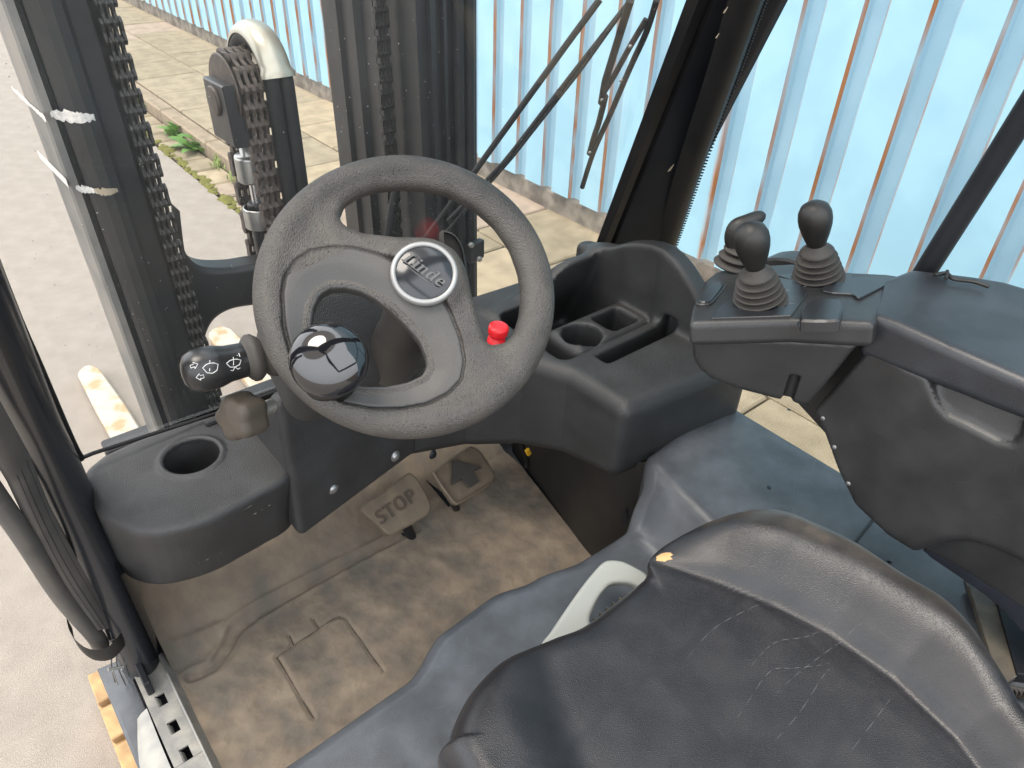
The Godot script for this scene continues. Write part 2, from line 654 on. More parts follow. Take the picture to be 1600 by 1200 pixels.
	var glass := StandardMaterial3D.new()
	glass.transparency = BaseMaterial3D.TRANSPARENCY_ALPHA
	glass.albedo_color = Color(0.9, 0.93, 0.93, 0.014)
	glass.roughness = 0.02
	glass.metallic_specular = 0.3
	M.glass = glass
	# floor mat: rubber under dried mud
	var mud := ramp_tex(blend_noise(fbm2, fbm, 0.45), [[0.2, Color(0.365, 0.34, 0.31)], [0.42, Color(0.42, 0.38, 0.335)], [0.58, Color(0.465, 0.415, 0.36)], [0.8, Color(0.52, 0.465, 0.40)]])
	M.floor_mat = mat(Color(1, 1, 1), 0.8, 0.0, t_bumpy, 0.8, 2.6, mud)
	M.pedal = mat(lin(0.19, 0.155, 0.115), 0.75, 0.0, t_bumpy, 0.5, 5.0, dusty)
	M.pedal_dark = mat(lin(0.10, 0.08, 0.06), 0.8, 0.0, t_bumpy, 0.5, 5.0, dusty)
	M.groove = mat(lin(0.06, 0.048, 0.036), 0.9)
	# ground
	var grit := noise_image(512, 0.22, FastNoiseLite.TYPE_SIMPLEX, 31, 3)
	var asphalt := ramp_tex(blend_noise(grit, fbm, 0.12), [[0.2, Color(0.43, 0.40, 0.37)], [0.45, Color(0.545, 0.51, 0.475)], [0.6, Color(0.60, 0.565, 0.53)], [0.8, Color(0.68, 0.645, 0.605)]])
	M.road = mat(Color(1, 1, 1), 0.9, 0.0, normal_tex(grit, 4.0), 0.6, 2.9, asphalt)
	var stone := ramp_tex(blend_noise(grit, fbm2, 0.4), [[0.2, Color(0.51, 0.465, 0.40)], [0.5, Color(0.605, 0.555, 0.48)], [0.8, Color(0.68, 0.625, 0.545)]])
	var t_grit := normal_tex(grit, 3.0)
	M.slabs = []
	for k in 4:
		var tone: float = [0.92, 1.0, 0.96, 0.88][k]
		M.slabs.append(mat(Color(tone, tone * [1.0, 0.99, 0.98, 1.0][k], tone * [0.97, 0.95, 1.0, 0.96][k]), 0.9, 0.0, t_grit, 0.5, 1.3, stone))
	M.kerb = mat(Color(0.9, 0.88, 0.86), 0.9, 0.0, t_grit, 0.6, 1.7, stone)
	M.soil = mat(lin(0.12, 0.095, 0.06), 0.95, 0.0, t_grit, 1.0, 2.0, dusty)
	M.moss = mat(lin(0.17, 0.17, 0.035), 0.95, 0.0, t_grit, 1.0, 4.0, dusty)
	var conc := ramp_tex(blend_noise(grit, fbm2, 0.65), [[0.3, Color(0.36, 0.33, 0.30)], [0.5, Color(0.45, 0.42, 0.385)], [0.7, Color(0.53, 0.50, 0.455)]])
	M.plinth = mat(Color(1, 1, 1), 0.95, 0.0, t_grit, 1.0, 1.5, conc)
	# painted sheet: vertex colours carry paint and the rust at the fold lines
	var pm := mat(Color(1, 1, 1), 0.42, 0.0, t_bumpy, 0.06, 1.0, ramp_tex(blend_noise(fbm, fine, 0.1), [[0.3, Color(0.95, 0.96, 0.97)], [0.7, Color(1, 1, 1)]]))
	pm.vertex_color_use_as_albedo = true
	M.paint = pm
	M.screw = mat(lin(0.25, 0.23, 0.2), 0.5, 0.5)
	M.wood = mat(lin(0.52, 0.34, 0.17), 0.8, 0.0, t_bumpy, 0.3, 4.0, dusty)
	M.leaf = mat(lin(0.1, 0.2, 0.04), 0.6)
	M.leaf.backlight_enabled = true
	M.leaf.backlight = Color(0.2, 0.3, 0.08)
	M.leaf_pale = mat(lin(0.2, 0.26, 0.07), 0.6)
	M.leaf_dead = mat(lin(0.4, 0.15, 0.05), 0.8)
	M.steel_black.metallic_specular = 0.35
	M.hose.metallic_specular = 0.3
	M.fbm = fbm
	M.fine = fine
	M.t_leather = t_leather
	M.dust = dust

# ---------------------------------------------------------------- the street
func build_ground():
	var st := S()
	flat(st, [Vector3(-160, 0, 120), Vector3(1.46, 0, 120), Vector3(1.46, 0, -200), Vector3(-160, 0, -200)], Vector3.UP)
	var o := obj("road", st, M.road)
	o.set_meta("kind", "structure")
	st = S()
	flat(st, [Vector3(1.4, -0.03, 120), Vector3(160, -0.03, 120), Vector3(160, -0.03, -200), Vector3(1.4, -0.03, -200)], Vector3.UP)
	o = obj("ground", st, M.soil)
	o.set_meta("kind", "structure")
	# row of flat gutter stones between road and kerb
	var gutter := Node3D.new()
	gutter.name = "gutter"
	gutter.set_meta("kind", "structure")
	add_child(gutter)
	var z := 2.0
	while z > -16.0:
		var l := rng.randf_range(0.2, 0.34)
		st = S()
		bev(st, Vector3(1.59 + rng.randf_range(-0.01, 0.01), -0.03 + rng.randf_range(-0.006, 0.004), z - l * 0.5), Vector3(0.2, 0.07, l - 0.022), Basis(Vector3.UP, rng.randf_range(-0.02, 0.02)), 0.012)
		obj("gutter_stone", st, M.slabs[rng.randi() % 4], gutter)
		z -= l
	var kerb := Node3D.new()
	kerb.name = "kerb"
	kerb.set_meta("kind", "structure")
	add_child(kerb)
	z = 2.4
	while z > -16.0:
		st = S()
		bev(st, Vector3(1.76, 0.02, z - 0.5), Vector3(0.12, 0.16 + rng.randf_range(-0.004, 0.004), 0.988), Basis(Vector3.UP, rng.randf_range(-0.004, 0.004)), 0.012)
		obj("kerb_stone", st, M.kerb, kerb)
		z -= 1.0
	# slabs in three rows, joints a few millimetres deep
	var pave := Node3D.new()
	pave.name = "pavement"
	pave.set_meta("kind", "structure")
	add_child(pave)
	var rows := [[1.825, 2.416, 0.0], [2.416, 2.76, 0.33], [2.76, 2.985, 0.05]]
	rows = [[1.825, 2.416, -0.02], [2.416, 2.985, 0.3]]
	for r in rows:
		z = 1.8 + r[2]
		while z > -16.5:
			var l := 0.59
			st = S()
			bev(st, Vector3((r[0] + r[1]) * 0.5, 0.06 + rng.randf_range(-0.004, 0.003), z - l * 0.5), Vector3(r[1] - r[0] - 0.012, 0.08, l - 0.012), Basis(Vector3(rng.randf_range(-1, 1), 0, rng.randf_range(-1, 1)).normalized(), rng.randf_range(0.0, 0.006)), 0.008)
			obj("paving_slab", st, M.slabs[rng.randi() % 4], pave)
			z -= l

func build_fence():
	var f := thing("corrugated_fence", "long fence of pale blue corrugated metal sheets with rusty fold lines on a concrete plinth", "fence", Vector3.ZERO)
	var st := S()
	# plinth: rough low concrete wall, slightly uneven
	var rows := []
	for i in 90:
		var z := 4.0 - i * 0.25
		var e := rng.randf_range(-0.006, 0.006)
		rows.append(PackedVector3Array([Vector3(2.965 + e, 0.0, z), Vector3(2.972 + e, 0.13, z), Vector3(2.976 + e, 0.205 + e, z), Vector3(3.0, 0.222 + e, z), Vector3(3.2, 0.226, z)]))
	grid(st, rows)
	obj("plinth", st, M.plinth, f, "grey weathered concrete plinth")
	var pitch := 0.2485
	var z0 := -1.92
	var nse := FastNoiseLite.new()
	nse.seed = 4
	nse.frequency = 2.2
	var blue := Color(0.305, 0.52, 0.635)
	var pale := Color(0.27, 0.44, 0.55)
	var rust := Color(0.34, 0.13, 0.04)
	# one sheet = four ribs; profile in (depth x, along z): valley (recess) then wide flat
	for s in range(-4, 11):
		var za := z0 - (s * 4 + 0) * pitch + 3.0 * pitch + 0.155
		st = S()
		var prof := []
		for k in 4:
			var zz := -k * pitch
			# from +z end going to -z: flat .155, fold, slope into valley, valley, slope out
			prof.append([2.95, zz - 0.0002, 0])
			prof.append([2.95, zz - 0.147, 0])
			prof.append([2.952, zz - 0.1515, 1])
			prof.append([2.958, zz - 0.156, 1])
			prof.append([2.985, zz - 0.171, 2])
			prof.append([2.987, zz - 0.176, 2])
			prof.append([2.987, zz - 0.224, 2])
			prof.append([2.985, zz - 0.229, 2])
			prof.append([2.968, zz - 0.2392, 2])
			prof.append([2.9675, zz - 0.2396, 3])
			prof.append([2.950, zz - 0.2482, 3])
		prof.append([2.95, -4 * pitch - 0.02, 0])
		var ny := 26
		var lapx := -0.0022 if s % 2 == 0 else 0.0
		for i in prof.size() - 1:
			for j in ny:
				var y0 := 0.235 + yy(j, ny)
				var y1 := 0.235 + yy(j + 1, ny)
				var p := []
				var cols := []
				for q in [[i, y0], [i + 1, y0], [i + 1, y1], [i, y1]]:
					var a = prof[q[0]]
					var wob := nse.get_noise_2d(a[1] + za, q[1] * 0.6) * 0.002
					p.append(Vector3(a[0] + lapx + wob, q[1], za + a[1]))
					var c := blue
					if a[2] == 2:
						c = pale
					elif a[2] == 1:
						c = blue.lerp(rust, clampf(0.55 + 0.9 * nse.get_noise_2d((za + a[1]) * 9.0, q[1] * 1.7), 0.0, 0.8))
					elif a[2] == 3:
						c = blue.lerp(rust, clampf(0.75 + 1.1 * nse.get_noise_2d((za + a[1]) * 9.0 + 50.0, q[1] * 1.9), 0.15, 1.0))
					cols.append(c)
				var n := (p[1] - p[0] as Vector3).cross(p[3] - p[0]).normalized()
				if n.x > 0.0:
					n = -n
				for t in [[0, 1, 2], [0, 2, 3]]:
					var v := [t[0], t[1], t[2]]
					var g := (p[v[2]] - p[v[0]] as Vector3).cross(p[v[1]] - p[v[0]])
					if g.dot(n) < 0.0:
						v = [t[0], t[2], t[1]]
					for w in v:
						st.set_normal(n)
						st.set_color(cols[w])
						st.add_vertex(p[w])
		obj("metal_sheet", st, M.paint, f)
	# screws in the valleys
	for q in [Vector3(2.98, 0.7204, -1.613), Vector3(2.98, 1.202, -1.147), Vector3(2.98, 0.7247, -1.131), Vector3(2.98, 0.6979, -1.143), Vector3(2.98, 0.721, -2.104), Vector3(2.98, 0.7054, -0.6474)]:
		st = S()
		lathe(st, [Vector2(0.0, 0.012), Vector2(0.006, 0.011), Vector2(0.008, 0.006), Vector2(0.013, 0.005), Vector2(0.013, -0.006)], q, Vector3(-1, 0, 0), 12)
		obj("screw", st, M.screw, f)

func yy(j: int, n: int) -> float:
	# short steps near the ground, long ones above
	var t := float(j) / n
	return 2.2 * t + 5.3 * t * t * t * t

func leaf_blade(st: SurfaceTool, o: Vector3, dir: Vector3, l: float, w: float):
	var side := dir.cross(Vector3.UP).normalized()
	var n := side.cross(dir).normalized()
	var rows := []
	for i in 6:
		var t := i / 5.0
		var ww := w * sin(PI * clampf(t * 0.9 + 0.08, 0.0, 1.0))
		var c := o + dir * l * t + Vector3.DOWN * l * 0.35 * t * t
		rows.append(PackedVector3Array([c - side * ww + n * ww * 0.3, c, c + side * ww + n * ww * 0.3]))
	grid(st, rows)

func build_plants():
	var spots := [[1.69, -7.2, 0.2, 1], [1.68, -6.2, 0.19, 1], [1.70, -5.75, 0.23, 1], [1.66, -5.3, 0.13, 0], [1.67, -4.95, 0.15, 0], [1.67, -4.65, 0.13, 0], [1.66, -4.2, 0.12, 0], [1.65, -3.95, 0.15, 1], [1.69, -9.0, 0.2, 1]]
	var names := ["broad leaved weed at the far end of the kerb behind the chain", "small broad leaved weed growing against the kerb beside the mast chain", "bright green broad leaved weed lowest of the three leafy ones by the mast chain", "yellow green grass tuft nearest the leafy weeds at the kerb", "yellow green grass tuft in the middle of the row at the kerb", "short grass tuft beside the orange dead leaves", "low grass tuft in the gutter close to the lift cylinder", "flat leafy weed in the gutter next to the lift chain", "leafy weed furthest along the kerb at the top of the picture"]
	for i in spots.size():
		var s = spots[i]
		var o := thing("weed", names[i], "weed", Vector3(s[0], 0.0, s[1]), "weeds growing along the kerb")
		var st := S()
		var n: int = 16 if s[3] == 1 else 34
		for k in n:
			var a := rng.randf() * TAU
			var el := rng.randf_range(0.3, 1.2) if s[3] == 1 else rng.randf_range(0.7, 1.45)
			var d := Vector3(cos(a) * cos(el), sin(el), sin(a) * cos(el))
			var l: float = s[2] * rng.randf_range(0.6, 1.2)
			leaf_blade(st, Vector3(rng.randf_range(-0.05, 0.05), 0.0, rng.randf_range(-0.08, 0.08)), d, l, l * (0.2 if s[3] == 1 else 0.04))
		obj("foliage", st, M.leaf if s[3] == 1 else M.leaf_pale, o)
	# moss line along the road edge, one creeping mass
	var sm := S()
	var z := 1.0
	while z > -12.0:
		var w := rng.randf_range(0.004, 0.02) * (1.0 if rng.randf() < 0.8 else 1.7)
		var c := Vector3(1.478 + rng.randf_range(-0.018, 0.035), 0.001, z)
		lathe(sm, [Vector2(w * 1.6, 0.0), Vector2(w * 1.2, w * 0.4), Vector2(w * 0.5, w * 0.6), Vector2(0.0, w * 0.62)], c, Vector3.UP, 7)
		z -= rng.randf_range(0.006, 0.045)
	var mo := obj("moss", sm, M.moss)
	mo.set_meta("kind", "stuff")
	tag(mo, "yellow green moss line along the edge of the road", "moss")
	mo.set_meta("kind", "stuff")
	# dead leaves in the gutter
	for q in [[1.60, -4.55, 0.06, "largest dry orange leaf in the gutter, furthest from the truck"], [1.63, -4.48, 0.05, "dry orange leaf touching the kerb between the grass tufts"], [1.57, -4.38, 0.045, "small dry leaf nearest the moss line in the gutter"], [1.62, -3.92, 0.045, "single dry leaf beside the flat weed, nearest the lift chain"]]:
		var sl := S()
		leaf_blade(sl, Vector3(-q[2] * 0.5, 0.028, 0), Vector3(0.9, 0.25, 0.4).normalized(), q[2] * 1.5, q[2] * 0.45)
		var o := obj("dead_leaf", sl, M.leaf_dead)
		o.position = Vector3(q[0], 0.0, q[1])
		o.rotation.y = rng.randf() * TAU
		tag(o, q[3], "leaf", "dead leaves in the gutter")

func build_pallet():
	var p := thing("wooden_pallet", "pale wooden pallet lying on the road beside the truck's step", "pallet", Vector3.ZERO)
	var a: Vector3 = Vector3(-0.1112, 0.15, -1.508)
	var b: Vector3 = Vector3(-0.099, 0.15, -1.174)
	var zf := a.z
	var x1 := (a.x + b.x) * 0.5 - 0.022
	for k in 9:
		var st := S()
		bev(st, Vector3(x1 + 0.4, 0.139, zf + 0.06 + k * 0.118), Vector3(0.8, 0.022, 0.098), Basis.IDENTITY, 0.003)
		obj("deck_board", st, M.wood, p)
	for x in [x1 + 0.05, x1 + 0.4, x1 + 0.75]:
		var st2 := S()
		bev(st2, Vector3(x, 0.117, zf + 0.5), Vector3(0.1, 0.021, 1.0), Basis.IDENTITY, 0.003)
		obj("stringer_board", st2, M.wood, p)
		for k in 3:
			var st3 := S()
			bev(st3, Vector3(x, 0.065, zf + 0.08 + k * 0.42), Vector3(0.1, 0.078, 0.14), Basis.IDENTITY, 0.003)
			obj("block", st3, M.wood, p)
		var st4 := S()
		bev(st4, Vector3(x, 0.0135, zf + 0.5), Vector3(0.12, 0.022, 1.0), Basis.IDENTITY, 0.003)
		obj("bottom_board", st4, M.wood, p)

# ---------------------------------------------------------------- the forklift
func build_forklift():
	var f := thing("forklift", "dark grey forklift truck with open cab, steering wheel, black seat and lifting mast", "forklift")
	build_mast(f)
	build_front(f)
	build_floor(f)
	build_dash(f)
	build_wheel(f)
	build_hood(f)
	build_seat(f)
	build_armrest(f)

func prism_up(st: SurfaceTool, sec: Array, y0: float, y1: float, lean := 0.0):
	var a := []
	var b := []
	for q in sec:
		a.append(Vector3(q[0] + lean * (y0 - 1.25), y0, q[1]))
		b.append(Vector3(q[0] + lean * (y1 - 1.25), y1, q[1]))
	var n: int = sec.size()
	for i in n:
		var k: int = (i + 1) % n
		var nn := (a[k] - a[i] as Vector3).cross(b[i] - a[i]).normalized()
		flat(st, [a[i], a[k], b[k], b[i]], nn)

# one chain link: side plates with a waist, on two round pins
func link_mesh(w: float, pitch: float, plates: int, roller := 0.0) -> ArrayMesh:
	var st := S()
	var prof := []
	for k in 24:
		var a := TAU * (k + 0.5) / 24.0
		var y := sin(a)
		var z := cos(a)
		if absf(y) < 0.55:
			prof.append(Vector2(signf(z) * pitch * (0.25 + 0.1 * absf(y)), y / 0.55 * pitch * 0.22))
		else:
			prof.append(Vector2(z * pitch * 0.43, signf(y) * pitch * 0.5 + (absf(y) - 0.62) * signf(y) * pitch * 0.75))
	var th := w / (plates * 2.0 - 1.0) if plates > 2 else w * 0.13
	for q in plates:
		var x0 := -w * 0.5 + (w - th) * q / (plates - 1.0)
		var pts := []
		for p in prof:
			pts.append(Vector3(x0, p.y, p.x))
		slab(st, pts, Vector3(th, 0, 0), 0.0006)
	for s in [-0.5, 0.5]:
		var r := pitch * (0.30 if roller > 0.0 else 0.17)
		var l := roller if roller > 0.0 else w * 0.52
		lathe(st, [Vector2(0.0, -l), Vector2(r * 0.9, -l), Vector2(r, -l * 0.94), Vector2(r, l * 0.94), Vector2(r * 0.9, l), Vector2(0.0, l)], Vector3(0, s * pitch, 0), Vector3.RIGHT, 12)
		if roller > 0.0:
			lathe(st, [Vector2(0.0, -w * 0.53), Vector2(pitch * 0.16, -w * 0.53), Vector2(pitch * 0.17, w * 0.53), Vector2(0.0, w * 0.53)], Vector3(0, s * pitch, 0), Vector3.RIGHT, 10)
	return st.commit()

func lay_chain(parent: Node, called: String, path: Array, step: float, m_a: ArrayMesh, m_b: ArrayMesh, mt: Material, across: Vector3):
	var dist := 0.0
	var k := 0
	var nxt := 0.0
	for i in path.size() - 1:
		var a: Vector3 = path[i]
		var b: Vector3 = path[i + 1]
		var l := a.distance_to(b)
		while nxt <= dist + l:
			var t := (nxt - dist) / l
			var up := (b - a).normalized()
			var z := across.cross(up).normalized()
			var o := obj("chain_link", m_a if k % 2 == 0 else m_b, mt, parent)
			o.transform = Transform3D(Basis(across, up, z), a.lerp(b, t))
			nxt += step
			k += 1
		dist += l

func build_mast(f: Node3D):
	# left rail
	var L := group_part("left_mast_rail", f, "left black mast rail with white chalk marks")
	var st := S()
	prism_up(st, [[0.207, -1.41], [0.207, -1.425], [0.216, -1.425], [0.216, -1.404], [0.222, -1.396], [0.235, -1.388], [0.25, -1.386], [0.265, -1.390], [0.272, -1.398], [0.274, -1.408], [0.304, -1.41], [0.306, -1.425], [0.334, -1.428], [0.336, -1.55], [0.215, -1.55], [0.205, -1.42]], 0.06, 2.6, -0.02)
	obj("rail_channel", st, M.mast, L)
	st = S()
	prism_up(st, [[0.190, -1.545], [0.190, -1.415], [0.194, -1.41], [0.206, -1.41], [0.206, -1.55]], 0.06, 2.6, -0.02)
	obj("rail_flange", st, M.mast_side, L, "pale grey outer flange of the left mast rail")
	# white marks, thin daubs of paint standing proud of the steel
	var nz := FastNoiseLite.new()
	nz.frequency = 9.0
	for d in [[Vector3(0.1939, 1.536, -1.389), Vector3(0.2562, 1.524, -1.389), 0.010, 0], [Vector3(0.1953, 1.413, -1.389), Vector3(0.224, 1.403, -1.389), 0.007, 0], [Vector3(0.2204, 1.405, -1.389), Vector3(0.2565, 1.399, -1.389), 0.007, 1]]:
		st = S()
		var rows := []
		for i in 25:
			var t := i / 24.0
			var c: Vector3 = d[0].lerp(d[1], t)
			var w: float = d[2] * (0.35 + 0.65 * sin(PI * clampf(t * 0.94 + 0.03, 0, 1))) * (1.0 + 0.7 * nz.get_noise_1d(i * 3.1))
			var bow: float = -1.0 * sin(PI * clampf((c.x + 0.02 * (c.y - 1.25) - 0.216) / 0.056, 0, 1)) * -0.0045
			c.z = -1.3985 + bow * 3.2
			c.y += 0.004 * nz.get_noise_1d(i * 5.3 + 40.0)
			rows.append(PackedVector3Array([c + Vector3(0, w, 0.0008), c + Vector3(0, -w * (1.0 + 0.6 * nz.get_noise_1d(i * 9.0 + 9.0)), 0.0008)]))
		grid(st, rows)
		obj("paint_mark", st, M.chalk_brown if d[3] == 1 else M.chalk, L)
	for d in [[Vector3(0.186, 1.522, -1.663), Vector3(0.186, 1.534, -1.385), 0.005, 1], [Vector3(0.188, 1.407, -1.639), Vector3(0.188, 1.423, -1.4), 0.008, 0]]:
		st = S()
		var rows := []
		for i in 25:
			var t := i / 24.0
			var c: Vector3 = d[0].lerp(d[1], t)
			c.x = 0.1892 - 0.02 * (c.y - 1.25)
			var w: float = d[2]
			if d[3] == 1:
				w = 0.003 + 0.012 * absf(nz.get_noise_1d(i * 11.0))
			rows.append(PackedVector3Array([c + Vector3(-0.0005, w, 0), c + Vector3(-0.0005, -w, 0)]))
		grid(st, rows)
		obj("paint_mark", st, M.chalk, L)
	var la := link_mesh(0.034, 0.028, 4)
	var lb := link_mesh(0.022, 0.028, 3)
	var C := group_part("left_lift_chain", f, "black leaf chain along the inner edge of the left mast rail")
	var path := []
	for i in 12:
		var y := 0.75 + i * 0.12
		path.append(Vector3(0.325 - 0.010 * (y - 1.25), y, -1.408))
	lay_chain(C, "chain_link", path, 0.028, la, lb, M.chain, Vector3.RIGHT)
	# right rail: deep channel seen from its inner side
	var R := group_part("right_mast_rail", f, "right black mast rail with chain and hoses")
	st = S()
	prism_up(st, [[0.90, -1.40], [0.90, -1.47], [0.905, -1.475], [0.905, -1.54], [0.885, -1.55], [0.885, -1.60], [0.87, -1.61], [0.87, -1.66], [0.86, -1.67], [0.86, -1.74], [1.02, -1.74], [1.02, -1.64], [1.062, -1.63], [1.062, -1.43], [1.055, -1.40]], 0.06, 2.6, -0.006)
	obj("rail_channel", st, M.mast, R)
	st = S()
	for q in [[0.925, 0.012], [0.958, 0.008]]:
		prism_up(st, [[q[0], -1.398], [q[0] + q[1], -1.398], [q[0] + q[1], -1.385], [q[0], -1.385]], 0.06, 2.6, -0.006)
	obj("rail_rib", st, M.mast, R)
	for x in [0.993, 1.022]:
		st = S()
		tube(st, [Vector3(x + 0.004, 0.7, -1.383), Vector3(x, 1.4, -1.383), Vector3(x - 0.004, 2.6, -1.383)], 0.0115, 12)
		obj("hose", st, M.hose, R)
	C = group_part("right_lift_chain", f, "brownish leaf chain on the inner side of the right mast rail")
	path = []
	for i in 14:
		path.append(Vector3(0.872, 0.6 + i * 0.14, -1.50))
	lay_chain(C, "chain_link", path, 0.028, la, lb, M.chain, Vector3.RIGHT)
	st = S()
	tube(st, smooth_line([Vector3(0.8006, 1.017, -1.46), Vector3(0.8172, 1.083, -1.46), Vector3(0.8441, 1.194, -1.46), Vector3(0.8674, 1.268, -1.46)], 6), 0.010, 10)
	obj("hose", st, M.hose, R, "dusty hose beside the right chain")
	# cross plate between the rails with a rounded window below
	var z := -1.43
	st = S()
	var top := smooth_line([Vector3(0.3602, 1.321, -1.43), Vector3(0.3508, 1.259, -1.43), Vector3(0.3554, 1.224, -1.43), Vector3(0.3786, 1.195, -1.43), Vector3(0.4314, 1.177, -1.43), Vector3(0.4861, 1.17, -1.43), Vector3(0.543, 1.161, -1.43), Vector3(0.7295, 1.127, -1.43), Vector3(0.9854, 1.083, -1.43)], 6)
	var bot := smooth_line([Vector3(0.2839, 0.9409, -1.43), Vector3(0.3258, 0.9914, -1.43), Vector3(0.3519, 1.047, -1.43), Vector3(0.3772, 1.075, -1.43), Vector3(0.4158, 1.085, -1.43), Vector3(0.4721, 1.077, -1.43), Vector3(0.5275, 1.067, -1.43), Vector3(0.7193, 1.03, -1.43), Vector3(0.9826, 0.9732, -1.43)], 6)
	var pl := []
	for i in top.size():
		var mid := top[i].lerp(bot[i], 0.12)
		pl.append(PackedVector3Array([top[i] + Vector3(0, 0, -0.05), top[i] + Vector3(0, 0, -0.008), top[i], mid + Vector3(0, 0, 0.01), bot[i].lerp(top[i], 0.1) + Vector3(0, 0, 0.006), bot[i], bot[i] + Vector3(0, 0, -0.05)]))
	grid(st, pl)
	obj("cross_plate", st, M.mast, f, "curved black cross plate joining the two mast rails")
	# forks on the road
	for q in [[Vector3(0.2107, 0.05, -3.126), Vector3(0.2962, 0.05, -3.141), Vector3(0.2318, 0.05, -2.531), Vector3(0.3118, 0.05, -2.518), "left fork, pale worn paint with rust stains"], [Vector3(0.7633, 0.05, -3.102), Vector3(0.87, 0.05, -3.189), Vector3(0.7274, 0.05, -2.556), Vector3(0.8153, 0.05, -2.502), "right fork seen below the cross plate, pale worn paint"]]:
		var a: Vector3 = q[0]
		var b: Vector3 = q[1]
		var xl: float = a.x
		var xr: float = b.x
		st = S()
		var out := [Vector3(xl + 0.012, 0.05, a.z - 0.0), Vector3(xl + 0.035, 0.05, a.z - 0.02), Vector3(xr - 0.025, 0.05, a.z - 0.02), Vector3(xr, 0.05, a.z + 0.03), Vector3(xr + 0.012, 0.05, a.z + 0.35), Vector3(xr + 0.012, 0.05, -1.95), Vector3(xl - 0.008, 0.05, -1.95), Vector3(xl - 0.008, 0.05, a.z + 0.35), Vector3(xl, 0.05, a.z + 0.03)]
		slab(st, out, Vector3(0, -0.035, 0), 0.006)
		obj("fork", st, M.fork, f, q[4])
	st = S()
	for y in [0.22, 0.5]:
		bev(st, Vector3(0.57, y, -1.86), Vector3(0.9, 0.1, 0.06), Basis.IDENTITY, 0.006)
	obj("fork_carriage", st, M.mast, f)
	# free lift cylinder: sheave, chain over it, hose guard, fitting, clamp
	var G := group_part("lift_cylinder", f, "lift cylinder with chain wheel, cream hose guard and hydraulic fitting")
	var blk := [Vector3(0.5, 1.521, -1.572), Vector3(0.5, 1.524, -1.468), Vector3(0.5, 1.407, -1.46), Vector3(0.5, 1.404, -1.572)]
	st = S()
	slab(st, blk, Vector3(0.034, 0, 0), 0.003)
	obj("chain_block", st, M.mast, G, "black block with a round pin")
	st = S()
	var bc: Vector3 = (blk[0] + blk[1] + blk[2] + blk[3]) * 0.25
	var pin: Vector3 = Vector3(0.5, 1.485, -1.524)
	lathe(st, [Vector2(0.0, 0.007), Vector2(0.026, 0.007), Vector2(0.029, 0.004), Vector2(0.029, 0.0)], pin, Vector3(-1, 0, 0), 28)
	obj("pin", st, M.chain_rust, G)
	var ax := Vector3(0.522, pin.y + 0.012, pin.z - 0.005)
	st = S()
	lathe(st, [Vector2(0.0, 0.0), Vector2(0.070, 0.0), Vector2(0.073, 0.002), Vector2(0.073, 0.006), Vector2(0.055, 0.008), Vector2(0.052, 0.045), Vector2(0.0, 0.047)], ax, Vector3.RIGHT, 40)
	obj("sheave", st, M.chain_rust, G, "rusty sheave flange")
	var cp := []
	for i in 8:
		cp.append(Vector3(ax.x + 0.033, 0.85 + i * (ax.y - 0.85) / 8.0, ax.z + 0.066))
	for i in 17:
		var a := PI * i / 16.0
		cp.append(Vector3(ax.x + 0.033, ax.y + sin(a) * 0.066, ax.z + cos(a) * 0.066))
	for i in 6:
		cp.append(Vector3(ax.x + 0.033, ax.y - 0.1 * (i + 1), ax.z - 0.066))
	var ca := link_mesh(0.050, 0.034, 4, 0.0)
	var cb := link_mesh(0.036, 0.034, 3, 0.0)
	lay_chain(G, "chain_link", cp, 0.034, ca, cb, M.chain_rust, Vector3.RIGHT)
	# hose guard, a bent sheet channel
	var gx := ax.x + 0.052
	var rows := []
	for i in 30:
		var a := lerpf(0.22, PI * 0.93, i / 29.0)
		var dir := Vector3(0, sin(a), cos(a))
		var c := Vector3(0, ax.y + 0.015, ax.z - 0.004) + dir * 0.088
		if a < 0.0:
			c = Vector3(0, ax.y + 0.015 + a * 0.25, ax.z - 0.004 + 0.088)
			dir = Vector3(0, 0, 1)
		var fl := 0.004 if i < 2 else 0.0
		var row := PackedVector3Array()
		for k in 13:
			var b := PI * k / 12.0
			row.append(Vector3(gx + 0.030 - cos(b) * (0.031 + fl), 0, 0) + c + dir * (sin(b) * 0.022 + fl))
		rows.append(row)
	st = S()
	grid(st, rows)
	var inner := []
	for r in rows:
		var row := PackedVector3Array()
		var mid: Vector3 = (r[0] + r[12]) * 0.5
		for k in 13:
			row.append(r[k].lerp(mid, 0.06))
		inner.append(row)
	grid(st, inner, false, true)
	obj("hose_guard", st, M.zinc_cream, G, "cream plated curved hose guard")
	for x in [gx + 0.015, gx + 0.044]:
		st = S()
		var hp := []
		for i in 6:
			hp.append(Vector3(x, 0.7 + i * (ax.y - 0.7) / 6.0, ax.z + 0.086))
		for i in 15:
			var a := PI * 0.8 * i / 14.0
			hp.append(Vector3(x, ax.y + 0.012 + sin(a) * 0.086, ax.z + cos(a) * 0.086))
		tube(st, hp, 0.0155, 14)
		obj("hose", st, M.hose, G)
	# cylinder and fitting
	var cx: float = 0.545
	var cz: float = ax.z + 0.06
	var fit: Vector3 = Vector3(0.545, 1.343, -1.519)
	st = S()
	lathe(st, [Vector2(0.0, 0.055), Vector2(0.017, 0.055), Vector2(0.017, 0.03), Vector2(0.029, 0.028), Vector2(0.031, 0.022), Vector2(0.031, -0.024), Vector2(0.028, -0.028), Vector2(0.0, -0.028)], fit, Vector3.UP, 28)
	obj("nut", st, M.zinc, G)
	st = S()
	lathe(st, [Vector2(0.011, 0.0), Vector2(0.011, -0.09)], fit, Vector3.UP, 16)
	obj("rod", st, M.chrome, G)
	st = S()
